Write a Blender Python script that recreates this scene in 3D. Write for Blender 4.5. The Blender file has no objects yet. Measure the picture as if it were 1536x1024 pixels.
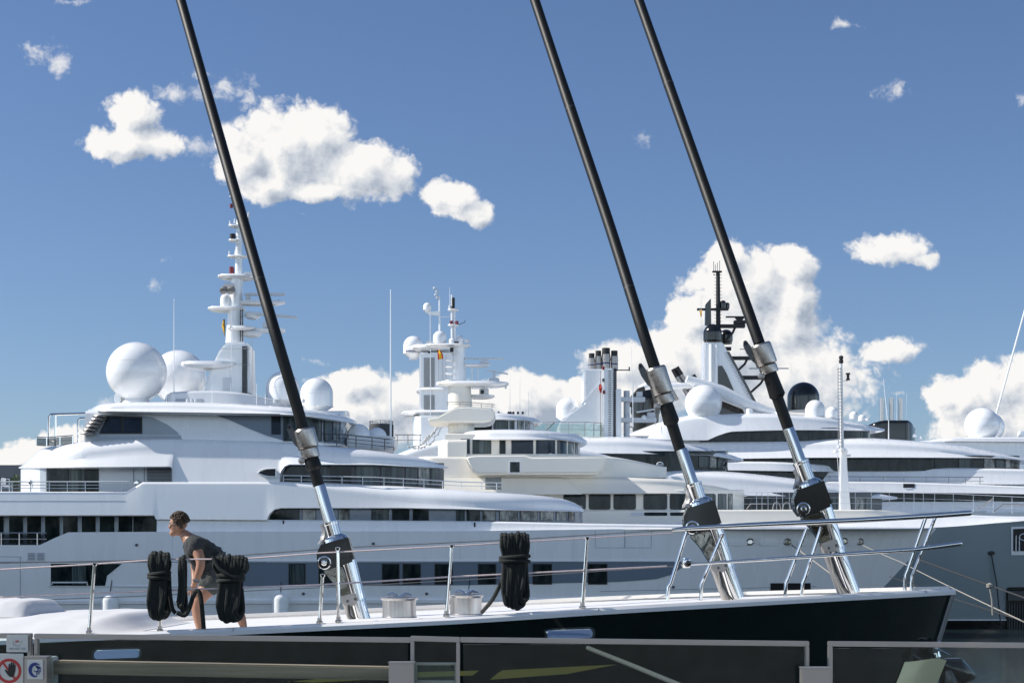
import bpy, bmesh, math, random
from mathutils import Vector, Matrix, noise
random.seed(7)
R = math.radians
S = bpy.context.scene
COL = S.collection
F, CX, HY, CZ = 2500.0, 768.0, 850.0, 3.4        # focal length in photo pixels, principal column, horizon row, eye height

def P(px, py, Y):
    return Vector(((px - CX) / F * Y, Y, CZ + (HY - py) / F * Y))
def Zp(py, Y): return CZ + (HY - py) / F * Y
def Xp(px, Y): return (px - CX) / F * Y

# ------------------------------------------------------------------ materials
def nt(name):
    m = bpy.data.materials.new(name); m.use_nodes = True
    t = m.node_tree
    b = t.nodes['Principled BSDF']
    return m, t, b
def plain(name, col, rough=.4, metal=0., coat=0., var=0., vscale=2., bump=0., bscale=20., spec=.5, stretch=(1, 1, 1), rvar=0.):
    m, t, b = nt(name)
    b.inputs['Base Color'].default_value = (*col, 1)
    b.inputs['Roughness'].default_value = rough
    b.inputs['Metallic'].default_value = metal
    b.inputs['Coat Weight'].default_value = coat
    b.inputs['Coat Roughness'].default_value = .05
    b.inputs['Specular IOR Level'].default_value = spec
    N, L = t.nodes, t.links
    if var or bump or rvar:
        tc = N.new('ShaderNodeTexCoord'); mp = N.new('ShaderNodeMapping'); mp.inputs['Scale'].default_value = stretch
        L.new(tc.outputs['Object'], mp.inputs['Vector'])
    if var or rvar:
        n = N.new('ShaderNodeTexNoise'); n.inputs['Scale'].default_value = vscale; n.inputs['Detail'].default_value = 6
        L.new(mp.outputs[0], n.inputs['Vector'])
    if var:
        r = N.new('ShaderNodeMapRange'); r.inputs[1].default_value = .3; r.inputs[2].default_value = .7
        r.inputs[3].default_value = 1 - var; r.inputs[4].default_value = 1 + var
        L.new(n.outputs['Fac'], r.inputs[0])
        mx = N.new('ShaderNodeVectorMath'); mx.operation = 'SCALE'; mx.inputs[0].default_value = col
        L.new(r.outputs[0], mx.inputs['Scale']); L.new(mx.outputs[0], b.inputs['Base Color'])
    if rvar:
        r2 = N.new('ShaderNodeMapRange'); r2.inputs[1].default_value = .3; r2.inputs[2].default_value = .7
        r2.inputs[3].default_value = max(.02, rough - rvar); r2.inputs[4].default_value = rough + rvar
        L.new(n.outputs['Fac'], r2.inputs[0]); L.new(r2.outputs[0], b.inputs['Roughness'])
    if bump:
        n2 = N.new('ShaderNodeTexNoise'); n2.inputs['Scale'].default_value = bscale; n2.inputs['Detail'].default_value = 4
        L.new(mp.outputs[0], n2.inputs['Vector'])
        bp = N.new('ShaderNodeBump'); bp.inputs['Strength'].default_value = bump; bp.inputs['Distance'].default_value = .02
        L.new(n2.outputs['Fac'], bp.inputs['Height']); L.new(bp.outputs[0], b.inputs['Normal'])
    return m
M = {}
M['white'] = plain('white_gelcoat', (.82, .83, .835), .28, coat=.7, var=.02, vscale=.9, stretch=(1.6, 1, .22), rvar=.07)
M['cream'] = plain('cream_gelcoat', (.80, .77, .69), .38, coat=.2, var=.03, vscale=.6, rvar=.06)
M['bowgrey'] = plain('grey_green_topsides', (.235, .28, .29), .32, coat=.3, var=.03, vscale=.3, rvar=.05)
M['anchor_plate'] = plain('steel_plate_warm_reflection', (.80, .68, .42), .3, .3, bump=.25, bscale=3.)  # polished steel; the yellowish quay it mirrors is put into its colour
M['oldrope'] = plain('grey_weathered_rope', (.055, .062, .06), .9, var=.3, vscale=30.)
M['palegrey'] = plain('pale_grey_gelcoat', (.62, .645, .67), .35, coat=.2, var=.03, vscale=.4, rvar=.05)
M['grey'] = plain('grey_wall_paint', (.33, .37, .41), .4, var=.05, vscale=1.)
M['band'] = plain('dark_hull_band', (.16, .20, .25), .25, coat=.3, var=.05, vscale=.5)
M['dkgrey'] = plain('dark_grey_frame', (.07, .075, .08), .4)
M['black'] = plain('black_gloss', (.007, .008, .008), .16, coat=.2)
M['hullblack'] = plain('black_green_topsides', (.0045, .0095, .0085), .10, coat=.4, var=.25, vscale=3., spec=.35)
M['blackmatt'] = plain('black_matt', (.012, .012, .013), .55)
M['chrome'] = plain('polished_steel', (.74, .73, .71), .07, 1., rvar=.03, vscale=8.)
M['mirror'] = plain('mirror_steel', (.80, .79, .77), .03, 1., bump=.25, bscale=2.5)
M['collar'] = plain('turned_steel_collar', (.44, .41, .38), .30, 1., var=.1, vscale=20., rvar=.06)
M['darkmirror'] = plain('steel_fin_dark_reflection', (.20, .19, .17), .08, 1., bump=.3, bscale=2.5)  # same steel darkened in colour for the dark trees it mirrors
M['stem'] = plain('grey_stem_glint', (.16, .17, .17), .35, coat=.2)  # paler grey stands in for light reflected along the stem
M['steel'] = plain('brushed_steel', (.52, .50, .48), .33, 1., var=.12, vscale=30., stretch=(1, 1, .08), bump=.05, bscale=60.)
M['steelv'] = plain('satin_steel_post', (.38, .36, .34), .42, .85, var=.08, vscale=5., rvar=.08)
M['foil'] = plain('black_sail_foil', (.0045, .005, .0045), .48, spec=.3, var=.8, vscale=14., stretch=(6, 6, .5), bump=.12, bscale=18.)
M['deck'] = plain('white_deck_paint', (.74, .74, .74), .5, var=.04, vscale=2.)
M['cap'] = plain('cream_cap_rail', (.70, .67, .62), .3, coat=.3, var=.05, vscale=3.)
M['cloth'] = plain('white_canvas', (.60, .605, .61), .85, var=.04, vscale=3., bump=.3, bscale=3.)
M['fender'] = plain('grey_white_fender_cover', (.80, .81, .80), .9, var=.05, vscale=5., bump=.2, bscale=40.)
M['wire'] = plain('steel_wire', (.10, .105, .11), .4, .4)
M['pinkrope'] = plain('pale_pink_line', (.74, .60, .58), .7, var=.15, vscale=60.)
M['rope_pale'] = plain('pale_mooring_rope', (.28, .265, .235), .85, var=.2, vscale=40., bump=.4, bscale=80.)
M['rope_dark'] = plain('dark_mooring_rope', (.025, .027, .03), .8, var=.3, vscale=40., bump=.4, bscale=80.)
M['gold'] = plain('gold_stripe', (.42, .33, .08), .35, .3, var=.06)
M['timber'] = plain('weathered_timber', (.35, .265, .19), .6, var=.35, vscale=4., stretch=(.25, 6, 6), bump=.2, bscale=12.)
M['concrete'] = plain('quay_concrete', (.24, .225, .205), .85, var=.15, vscale=.8, bump=.2, bscale=8.)
M['red'] = plain('red_paint', (.18, .012, .018), .4)
M['signred'] = plain('sign_red', (.42, .035, .03), .45)
M['signwhite'] = plain('sign_white', (.55, .58, .56), .5, var=.04)
M['signblue'] = plain('sign_blue', (.012, .035, .19), .45)
M['navy'] = plain('navy_lettering', (.02, .03, .13), .5)
M['flagred'] = plain('flag_red', (.50, .025, .02), .8)
M['flagyellow'] = plain('flag_yellow', (.75, .42, .02), .8)
M['skin'] = plain('skin', (.34, .175, .11), .5, var=.08, vscale=9., spec=.4)
M['tshirt'] = plain('charcoal_tshirt', (.032, .035, .036), .9, var=.2, vscale=14., bump=.5, bscale=14.)
M['shorts'] = plain('faded_grey_shorts', (.055, .063, .061), .9, var=.3, vscale=10., bump=.5, bscale=16.)
M['hair'] = plain('brown_hair', (.060, .035, .018), .55, var=.5, vscale=40., bump=.9, bscale=45., stretch=(1, 1, 2))
M['leaf'] = plain('plant_leaf', (.05, .08, .02), .6, var=.3, vscale=20.)
M['pot'] = plain('dark_plant_pot', (.04, .04, .04), .6)
M['building'] = plain('grey_building_wall', (.20, .20, .20), .8, var=.08, vscale=.3)
M['tank'] = plain('dark_tank_paint', (.06, .065, .07), .7, var=.1, vscale=.3)
M['blueprint'] = plain('blue_print', (.02, .12, .42), .6)

def rope_mat():
    m, t, b = nt('braided_dark_green_rope'); N, L = t.nodes, t.links
    b.inputs['Roughness'].default_value = .85
    tc = N.new('ShaderNodeTexCoord')
    w = N.new('ShaderNodeTexVoronoi'); w.inputs['Scale'].default_value = 120
    L.new(tc.outputs['Object'], w.inputs['Vector'])
    n = N.new('ShaderNodeTexNoise'); n.inputs['Scale'].default_value = 9; L.new(tc.outputs['Object'], n.inputs['Vector'])
    r = N.new('ShaderNodeValToRGB'); r.color_ramp.elements[0].color = (.005, .007, .006, 1); r.color_ramp.elements[1].color = (.020, .026, .022, 1)
    L.new(n.outputs['Fac'], r.inputs[0]); L.new(r.outputs[0], b.inputs['Base Color'])
    bp = N.new('ShaderNodeBump'); bp.inputs['Strength'].default_value = .6; bp.inputs['Distance'].default_value = .01
    L.new(w.outputs['Distance'], bp.inputs['Height']); L.new(bp.outputs[0], b.inputs['Normal'])
    return m
M['rope'] = rope_mat()

def glass_dark(name, c0, c1, scale, rough=.03, spec=.6):
    # tinted window: what is dimly seen of the curtains and furniture behind it, under a clear reflecting face
    m, t, b = nt(name); N, L = t.nodes, t.links
    tc = N.new('ShaderNodeTexCoord'); mp = N.new('ShaderNodeMapping'); mp.inputs['Scale'].default_value = scale
    L.new(tc.outputs['Object'], mp.inputs['Vector'])
    n = N.new('ShaderNodeTexNoise'); n.inputs['Scale'].default_value = 1.; n.inputs['Detail'].default_value = 5; n.inputs['Roughness'].default_value = .65
    L.new(mp.outputs[0], n.inputs['Vector'])
    r = N.new('ShaderNodeValToRGB'); r.color_ramp.elements[0].position = .38; r.color_ramp.elements[1].position = .72
    r.color_ramp.elements[0].color = (*c0, 1); r.color_ramp.elements[1].color = (*c1, 1)
    L.new(n.outputs['Fac'], r.inputs[0]); L.new(r.outputs[0], b.inputs['Base Color'])
    b.inputs['Roughness'].default_value = rough; b.inputs['Specular IOR Level'].default_value = spec
    n2 = N.new('ShaderNodeTexNoise'); n2.inputs['Scale'].default_value = .7; L.new(tc.outputs['Object'], n2.inputs['Vector'])
    bp = N.new('ShaderNodeBump'); bp.inputs['Strength'].default_value = .08; bp.inputs['Distance'].default_value = .05
    L.new(n2.outputs['Fac'], bp.inputs['Height']); L.new(bp.outputs[0], b.inputs['Normal'])
    return m
M['win'] = glass_dark('tinted_window', (.004, .008, .009), (.036, .050, .050), (1.9, 1, .6), spec=.22)
M['winblue'] = glass_dark('blue_tinted_window', (.008, .012, .018), (.03, .05, .075), (.8, 1, .8), spec=.3)
M['wincurtain'] = glass_dark('window_with_curtain', (.020, .030, .031), (.13, .165, .165), (4.5, 1, .15), spec=.22)
M['winlight'] = glass_dark('bright_interior_window', (.02, .026, .026), (.50, .50, .46), (2.6, 1, 1.4), spec=.4)  # pale mottling painted in for bright interiors seen through the glass

def pane_mat(name, tint, dirt_veil=.05, ior=1.45):
    m = bpy.data.materials.new(name); m.use_nodes = True; t = m.node_tree; N, L = t.nodes, t.links
    for n in list(N): N.remove(n)
    o = N.new('ShaderNodeOutputMaterial'); tr = N.new('ShaderNodeBsdfTransparent'); tr.inputs[0].default_value = (*tint, 1)
    g = N.new('ShaderNodeBsdfGlossy'); g.inputs['Roughness'].default_value = .015
    fr = N.new('ShaderNodeFresnel'); fr.inputs[0].default_value = ior
    d = N.new('ShaderNodeBsdfDiffuse'); d.inputs[0].default_value = (.5, .55, .53, 1)
    m1 = N.new('ShaderNodeMixShader'); m2 = N.new('ShaderNodeMixShader')
    tc = N.new('ShaderNodeTexCoord'); n = N.new('ShaderNodeTexNoise'); n.inputs['Scale'].default_value = 7; n.inputs['Detail'].default_value = 8; n.inputs['Roughness'].default_value = .7
    L.new(tc.outputs['Object'], n.inputs['Vector'])
    r = N.new('ShaderNodeMapRange'); r.inputs[1].default_value = .35; r.inputs[2].default_value = .8; r.inputs[3].default_value = dirt_veil * .3; r.inputs[4].default_value = dirt_veil * 2.  # pale diffuse haze: thin dirt plus a painted reflection veil
    L.new(n.outputs['Fac'], r.inputs[0])
    L.new(fr.outputs[0], m1.inputs[0]); L.new(tr.outputs[0], m1.inputs[1]); L.new(g.outputs[0], m1.inputs[2])
    L.new(r.outputs[0], m2.inputs[0]); L.new(m1.outputs[0], m2.inputs[1]); L.new(d.outputs[0], m2.inputs[2])
    L.new(m2.outputs[0], o.inputs[0])
    return m
M['pane'] = pane_mat('railing_glass', (.90, .955, .94), .014, 1.30)
M['deckglass'] = pane_mat('deck_screen_glass', (.82, .90, .88), .06, 1.45)
M['smoke'] = pane_mat('smoked_deck_glass', (.45, .48, .50), .03, 1.45)

def water_mat():
    m, t, b = nt('harbour_water'); N, L = t.nodes, t.links
    b.inputs['Base Color'].default_value = (.008, .018, .020, 1); b.inputs['Roughness'].default_value = .05; b.inputs['IOR'].default_value = 1.33
    tc = N.new('ShaderNodeTexCoord'); mp = N.new('ShaderNodeMapping'); mp.inputs['Scale'].default_value = (1, .7, 1)
    L.new(tc.outputs['Object'], mp.inputs['Vector'])
    n = N.new('ShaderNodeTexNoise'); n.inputs['Scale'].default_value = 1.7; n.inputs['Detail'].default_value = 7; n.inputs['Roughness'].default_value = .62
    L.new(mp.outputs[0], n.inputs['Vector'])
    bp = N.new('ShaderNodeBump'); bp.inputs['Strength'].default_value = 1.; bp.inputs['Distance'].default_value = 1.
    L.new(n.outputs['Fac'], bp.inputs['Height']); L.new(bp.outputs[0], b.inputs['Normal'])
    return m
M['water'] = water_mat()

# ------------------------------------------------------------------ object helpers
def empty(name, loc, label=None, cat=None, group=None):
    o = bpy.data.objects.new(name, None); COL.objects.link(o); o.location = loc
    o.empty_display_size = .3
    if label: o['label'] = label; o['category'] = cat
    if group: o['group'] = group
    return o
def tag(o, label, cat, group=None):
    o['label'] = label; o['category'] = cat
    if group: o['group'] = group
    return o
def wloc(p):
    v = Vector((0, 0, 0))
    while p is not None: v += p.location; p = p.parent
    return v

class MB:
    """collects shapes given in world coordinates; build() links them as one mesh object under its parent"""
    def __init__(s): s.bm = bmesh.new()
    def face(s, vs):
        try: return s.bm.faces.new(vs)
        except ValueError: return None
    def box(s, x0, x1, y0, y1, z0, z1):
        v = [s.bm.verts.new((x, y, z)) for x in (x0, x1) for y in (y0, y1) for z in (z0, z1)]
        for q in ((0, 1, 3, 2), (4, 6, 7, 5), (0, 4, 5, 1), (2, 3, 7, 6), (0, 2, 6, 4), (1, 5, 7, 3)): s.face([v[i] for i in q])
        return s
    def pbox(s, px0, px1, py0, py1, Y, d):
        return s.box(Xp(px0, Y), Xp(px1, Y), Y, Y + d, Zp(py1, Y), Zp(py0, Y))
    def poly(s, pts, Y, d):
        """an outline given as photo columns/rows at depth Y, extruded d metres away from us"""
        a = [s.bm.verts.new(P(x, y, Y)) for x, y in pts]
        b = [s.bm.verts.new(v.co + Vector((0, d, 0))) for v in a]
        s.face(a); s.face(b[::-1])
        n = len(a)
        for i in range(n): s.face([a[i], b[i], b[(i + 1) % n], a[(i + 1) % n]])
        return s
    def tube(s, pts, r, n=8, closed=False):
        pts = [Vector(p) for p in pts]
        k = len(pts)
        rs = r if isinstance(r, (list, tuple)) else [r] * k
        rings = []; up = None
        for i, p in enumerate(pts):
            if closed: t = pts[(i + 1) % k] - pts[i - 1]
            else: t = pts[min(i + 1, k - 1)] - pts[max(i - 1, 0)]
            if t.length < 1e-9: t = Vector((0, 0, 1))
            t.normalize()
            if up is None:
                up = Vector((0, 1, 0)) if abs(t.y) < .9 else Vector((1, 0, 0))
            up = (up - t * up.dot(t))
            if up.length < 1e-6: up = t.orthogonal()
            up.normalize(); sd = t.cross(up)
            rings.append([s.bm.verts.new(p + (up * math.cos(a) + sd * math.sin(a)) * rs[i]) for a in [2 * math.pi * j / n for j in range(n)]])
        m = k if closed else k - 1
        for i in range(m):
            A, B = rings[i], rings[(i + 1) % k]
            for j in range(n): s.face([A[j], A[(j + 1) % n], B[(j + 1) % n], B[j]])
        if not closed: s.face(rings[0][::-1]); s.face(rings[-1])
        return s
    def ptube(s, pts, rpx, n=8):
        P3 = [P(*p) for p in pts]
        if isinstance(rpx, (list, tuple)): r = [a * p[2] / F for a, p in zip(rpx, pts)]
        else: r = [rpx * p[2] / F for p in pts]
        return s.tube(P3, r, n)
    def lathe(s, c, prof, n=32, ax=Vector((0, 0, 1)), sx=1., sy=1.):
        """profile of (radius, height) turned about an axis through c"""
        c = Vector(c); ax = ax.normalized()
        u = Vector((1, 0, 0)) if abs(ax.x) < .9 else Vector((0, 1, 0))
        u = (u - ax * u.dot(ax)).normalized(); w = ax.cross(u)
        rings = []
        for r, h in prof:
            if r < 1e-6: rings.append([s.bm.verts.new(c + ax * h)])
            else: rings.append([s.bm.verts.new(c + ax * h + u * (r * sx * math.cos(a)) + w * (r * sy * math.sin(a))) for a in [2 * math.pi * j / n for j in range(n)]])
        for A, B in zip(rings, rings[1:]):
            for j in range(n):
                q = [A[j % len(A)], A[(j + 1) % len(A)], B[(j + 1) % len(B)], B[j % len(B)]]
                q2 = []
                for v in q:
                    if v not in q2: q2.append(v)
                if len(q2) > 2: s.face(q2)
        if len(rings[0]) > 1: s.face(rings[0][::-1])
        if len(rings[-1]) > 1: s.face(rings[-1])
        return s
    def grid(s, rows, wrap=False, caps=True):
        V = [[s.bm.verts.new(p) for p in r] for r in rows]
        n = len(V[0])
        for A, B in zip(V, V[1:]):
            for j in range(n if wrap else n - 1): s.face([A[j], A[(j + 1) % n], B[(j + 1) % n], B[j]])
        if wrap and caps: s.face(V[0][::-1]); s.face(V[-1])
        return V
    def build(s, name, mat, parent=None, bevel=0., smooth=35, origin=None, segs=2):
        bm = s.bm
        bmesh.ops.remove_doubles(bm, verts=bm.verts, dist=1e-5)
        bmesh.ops.recalc_face_normals(bm, faces=bm.faces)
        if bevel: 
            es = [e for e in bm.edges if len(e.link_faces) == 2 and e.calc_face_angle(0) > R(30)]
            bmesh.ops.bevel(bm, geom=es, offset=bevel, segments=segs, affect='EDGES', clamp_overlap=True)
        if parent is not None: o0 = wloc(parent)
        elif origin is not None: o0 = Vector(origin)
        else:
            xs = [v.co for v in bm.verts]
            o0 = Vector((sum(v.x for v in xs) / len(xs), sum(v.y for v in xs) / len(xs), min(v.z for v in xs)))
        for v in bm.verts: v.co -= o0
        me = bpy.data.meshes.new(name); bm.to_mesh(me); bm.free()
        for p in me.polygons: p.use_smooth = True
        me.set_sharp_from_angle(angle=R(smooth))
        me.materials.append(M[mat] if isinstance(mat, str) else mat)
        o = bpy.data.objects.new(name, me); COL.objects.link(o)
        if parent is not None: o.parent = parent
        else: o.location = o0
        return o

def pchip(pts):
    xs = [p[0] for p in pts]; ys = [p[1] for p in pts]; n = len(xs)
    if n == 1: return lambda x: ys[0]
    h = [xs[i + 1] - xs[i] for i in range(n - 1)]; d = [(ys[i + 1] - ys[i]) / h[i] for i in range(n - 1)]
    m = [d[0]] + [0 if d[i - 1] * d[i] <= 0 else 2 * d[i - 1] * d[i] / (d[i - 1] + d[i]) for i in range(1, n - 1)] + [d[-1]]
    def f(x):
        if x <= xs[0]: return ys[0]
        if x >= xs[-1]: return ys[-1]
        i = max(j for j in range(n - 1) if xs[j] <= x); t = (x - xs[i]) / h[i]
        return ys[i] * (1 + 2 * t) * (1 - t) ** 2 + h[i] * m[i] * t * (1 - t) ** 2 + ys[i + 1] * t * t * (3 - 2 * t) + h[i] * m[i + 1] * t * t * (t - 1)
    return f
def linear(pts):
    def f(x):
        if x <= pts[0][0]: return pts[0][1]
        for (a, b), (c, d) in zip(pts, pts[1:]):
            if x <= c: return b + (d - b) * (x - a) / (c - a) if c > a else d
        return pts[-1][1]
    return f
def curve(c, mode='S'):
    if callable(c): return c
    if isinstance(c, (int, float)): return lambda x: c
    return pchip(c) if mode == 'S' else linear(c)

class Loft:
    """a deck tier: side-view edges top/bottom, plan half-beam narrowing to a rounded nose (right) and tail (left)"""
    def __init__(s, root, Yc, B, name, mat, x0, x1, top, bot, nose=None, tail=None, lean=.1, ry=.3, rz=.3, crown=.0, mode='S', bmode='S', n=44, parent=None, p=2.2, q=2., build=True, smooth=35, tp=2.2):
        s.Yc, s.B, s.x0, s.x1, s.nose, s.tail, s.lean, s.p, s.q, s.tp = Yc, B, x0, x1, nose, tail, lean, p, q, tp
        s.top, s.bot = curve(top, mode), curve(bot, bmode)
        if not build: return
        xs = {x0 + (x1 - x0) * i / n for i in range(n + 1)}
        for c in (top, bot):
            if isinstance(c, list): xs |= {q_[0] for q_ in c if x0 < q_[0] < x1}
        if nose is not None: xs |= {x1 - (x1 - nose) * (1 - math.sin(math.pi / 2 * i / 14)) for i in range(15)}
        if tail is not None: xs |= {x0 + (tail - x0) * (1 - math.sin(math.pi / 2 * i / 14)) for i in range(15)}
        xs = sorted(xs); ys = [xs[0]]
        for x in xs[1:]:
            if x - ys[-1] > .25: ys.append(x)
        if x1 - ys[-1] > 0: ys[-1] = x1
        mb = MB(); rows = []
        for x in ys:
            b = max(s.b(x), .03); fz = (lambda q_: q_(x) if callable(q_) else q_); ry_, rz_ = fz(ry), fz(rz); k = min(1, b / (ry_ + lean + .5)); ln, rr = lean * k, ry_ * k
            Yb, Yt = Yc - b, Yc - b + ln + rr
            X = Xp(x, Yb); z0, z1 = Zp(s.bot(x), Yb), Zp(s.top(x), Yt)
            if z1 < z0 + .01: z1 = z0 + .01
            rv = min(rz_, .85 * (z1 - z0)); za = z1 - rv
            sec = [(0, z0), (b - .03 * k, z0), (b, z0 + min(.03, .03 * (z1 - z0)))]
            for t in (.35, .7): sec.append((b - ln * t, z0 + (za - z0) * t))
            sec = sec[:3] + [q_ for q_ in sec[3:] if q_[1] > sec[2][1]]
            for i in range(8):
                a = math.pi / 2 * i / 7
                sec.append((b - ln - rr * (1 - math.cos(a)), za + rv * math.sin(a)))
            sec = sec[:3] + [(b - ln * .35, z0 + (za - z0) * .35 + .0005), (b - ln * .7, z0 + (za - z0) * .7 + .001)] + sec[-8:]
            sec.append((0, z1 + crown))
            ring = [Vector((X, Yc - yy, zz)) for yy, zz in sec] + [Vector((X, Yc + yy, zz)) for yy, zz in sec[-2:0:-1]]
            rows.append(ring)
        mb.grid(rows, wrap=True)
        s.o = mb.build(name, mat, parent or root, smooth=smooth)
    def b(s, x):
        b = s.B
        if s.nose is not None and x > s.nose:
            u = min(1, (x - s.nose) / (s.x1 - s.nose)); b *= max(0, 1 - u ** s.p) ** (1 / s.q)
        if s.tail is not None and x < s.tail:
            u = min(1, (s.tail - x) / (s.tail - s.x0)); b *= max(0, 1 - u ** s.tp) ** (1 / s.q)
        return b
    def Y(s, x, y):
        z0, z1 = s.bot(x), s.top(x)
        t = 0 if z0 == z1 else max(0, min(1, (z0 - y) / (z0 - z1)))
        return s.Yc - s.b(x) + s.lean * min(1, t * 1.2)

class Hull:
    def __init__(s, root, Yc, B, name, mat, xa, top, levels, ns, p=2.2, mode='S', zb=-.9, n=70, build=True):
        s.Yc, s.B, s.xa, s.ns, s.p, s.zb = Yc, B, xa, ns, p, zb
        s.top = curve(top, mode); s.lv = levels
        s.e = pchip([(t, e) for t, e, b in levels]); s.w = pchip([(t, b) for t, e, b in levels])
        if not build: return
        mb = MB(); T = [i / 12 for i in range(13)]
        us = sorted({i / n for i in range(n + 1)} | {1 - .12 * (1 - math.sin(math.pi / 2 * i / 10)) for i in range(11)})
        rows = []
        for u in us:
            near = []
            for t in T:
                x = xa + (s.e(t) - xa) * u; b = max(s.b(x, t), .012)
                Yn = Yc - b; z = zb + (Zp(s.top(x), Yn) - zb) * t
                near.append((Xp(x, Yn), b, z))
            ring = [Vector((X, Yc - b, z)) for X, b, z in near] + [Vector((X, Yc + b, z)) for X, b, z in reversed(near)]
            rows.append(ring)
        mb.grid(rows, wrap=True)
        s.o = mb.build(name, mat, root, smooth=50)
    def b(s, x, t):
        e = s.e(t); b = s.B * s.w(t)
        if x > s.ns: b *= max(0, 1 - min(1, (x - s.ns) / max(1, e - s.ns)) ** s.p)
        return b
    def Y(s, x, y):
        Y = s.Yc - s.B
        for i in range(5):
            z = Zp(y, Y); zt = Zp(s.top(x), Y); t = max(0, min(1, (z - s.zb) / (zt - s.zb)))
            Y = s.Yc - s.b(x, t)
        return Y

def patch(mb, surf, x0, x1, top, bot, out=.03, th=.08, n=None, rnd=0.):
    """a panel lying on a curved side: follows the surface, stands `out` metres proud and has thickness"""
    top, bot = curve(top, 'L'), curve(bot, 'L')
    n = n or max(2, int((x1 - x0) / 12))
    F_, B_ = [], []
    xs = [x0 + (x1 - x0) * i / n for i in range(n + 1)]
    if rnd:
        xs = sorted(set(xs + [x0 + rnd * q for q in (.1, .3, .6, 1)] + [x1 - rnd * q for q in (.1, .3, .6, 1)]))
    for x in xs:
        yt, yb = top(x), bot(x)
        if rnd:
            e = min(x - x0, x1 - x)
            if e < rnd:
                c = rnd - math.sqrt(max(0, rnd * rnd - (rnd - e) ** 2)); yt += c; yb -= c
        ys = [yt + (yb - yt) * j / 2 for j in range(3)]
        fr = [P(x, y, surf(x, y) - out) for y in ys]
        F_.append(fr + [v + Vector((0, th, 0)) for v in reversed(fr)])
    mb.grid(F_, wrap=True)
    return mb
def window(parent, surf, x0, x1, y0, y1, glass='win', frame='dkgrey', fw=1.6, out=.03, rnd=0., fmat=None):
    f = patch(MB(), surf, x0, x1, y0, y1, out, .1, rnd=rnd).build('window', frame, parent)
    gx = fw; t, b = curve(y0, 'L'), curve(y1, 'L')
    patch(MB(), surf, x0 + gx, x1 - gx, lambda x: t(x) + fw, lambda x: b(x) - fw, out + .02, .06, rnd=rnd * .8).build('pane', glass, f)
    return f
def dome(parent, px, py, rpx, Y, mat='white', kind='ball', name='radome', foot=None):
    r = rpx * Y / F; c = P(px, py, Y); mb = MB(); pr = []
    if kind == 'ball':
        zb = -r * .93
        pr = [(r * .50, -r * 1.12), (r * .50, -r * 1.02), (r * .46, -r * .98)] if not foot else [(foot, -r * 1.14), (foot, -r * .95)]
        for i in range(20):
            a = -R(66) + (math.pi / 2 + R(66)) * i / 19
            pr.append((max(0, r * math.cos(a)) if i < 19 else 0, r * math.sin(a)))
    else:   # capsule: hemisphere over a short drum, on a cone foot
        pr = [(r * .40, -r * 1.34), (r * .40, -r * 1.18), (r * .95, -r * .80), (r * 1.0, -r * .77)]
        for i in range(12):
            a = math.pi / 2 * i / 11
            pr.append((r * math.cos(a) if i < 11 else 0, r * math.sin(a)))
        if kind == 'plain': pr = pr[3:]
    mb.lathe(c, pr, 40)
    o = mb.build(name, mat, parent, smooth=40)
    if rpx > 12 and mat == 'white':
        k = .30 if kind == 'ball' else -.02; rr = r * math.sqrt(1 - k * k) * 1.0005
        MB().lathe(c, [(rr, r * k - .006), (rr + .004, r * k - .005), (rr + .004, r * k + .005), (rr - .002, r * k + .006)], 40).build('dome_seam', 'palegrey', o)
        for a in range(8):
            A = 2 * math.pi * a / 8; zb = -r * (1.06 if kind == 'ball' else .79); q = r * (.52 if kind == 'ball' else 1.0)
            MB().lathe(c + Vector((q * math.cos(A), q * math.sin(A), zb)), [(.02, -.02), (.02, .02), (0, .025)], 6).build('dome_bolt', 'steelv', o)
    return o
def railing(parent, pts, h, posts, nr=2, r=.022, mat='chrome', glass=None, pr=None):
    """pts: (px, py of the deck edge, Y) polyline; h metres high; posts: photo columns of the stanchions"""
    fy = linear([(p[0], p[1]) for p in pts]); fY = linear([(p[0], p[2]) for p in pts])
    xs = sorted(set([p[0] for p in pts] + list(posts)))
    mb = MB()
    for k in range(nr):
        zz = h * (1 - k / max(1, nr))
        mb.tube([P(x, fy(x), fY(x)) + Vector((0, 0, zz)) for x in xs], r if k == 0 else r * .6, 6)
    o = mb.build('railing', mat, parent)
    for x in posts:
        a = P(x, fy(x), fY(x)); MB().tube([a, a + Vector((0, 0, h))], pr or r * .9, 6).build('stanchion', mat, o)
    if glass:
        g = MB(); f = [P(x, fy(x), fY(x)) for x in xs]
        g.grid([[a, a + Vector((0, 0, h * .9)), a + Vector((0, .02, h * .9)), a + Vector((0, .02, 0))] for a in f], wrap=True)
        g.build('glass_screen', glass, o)
    return o
def antenna(parent, px, py0, py1, Y, r=.02, mat='white', px1=None):
    return MB().tube([P(px, py1, Y), P(px1 if px1 else px, py0, Y)], [r, r * .45], 6).build('whip_antenna', mat, parent)
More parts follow.
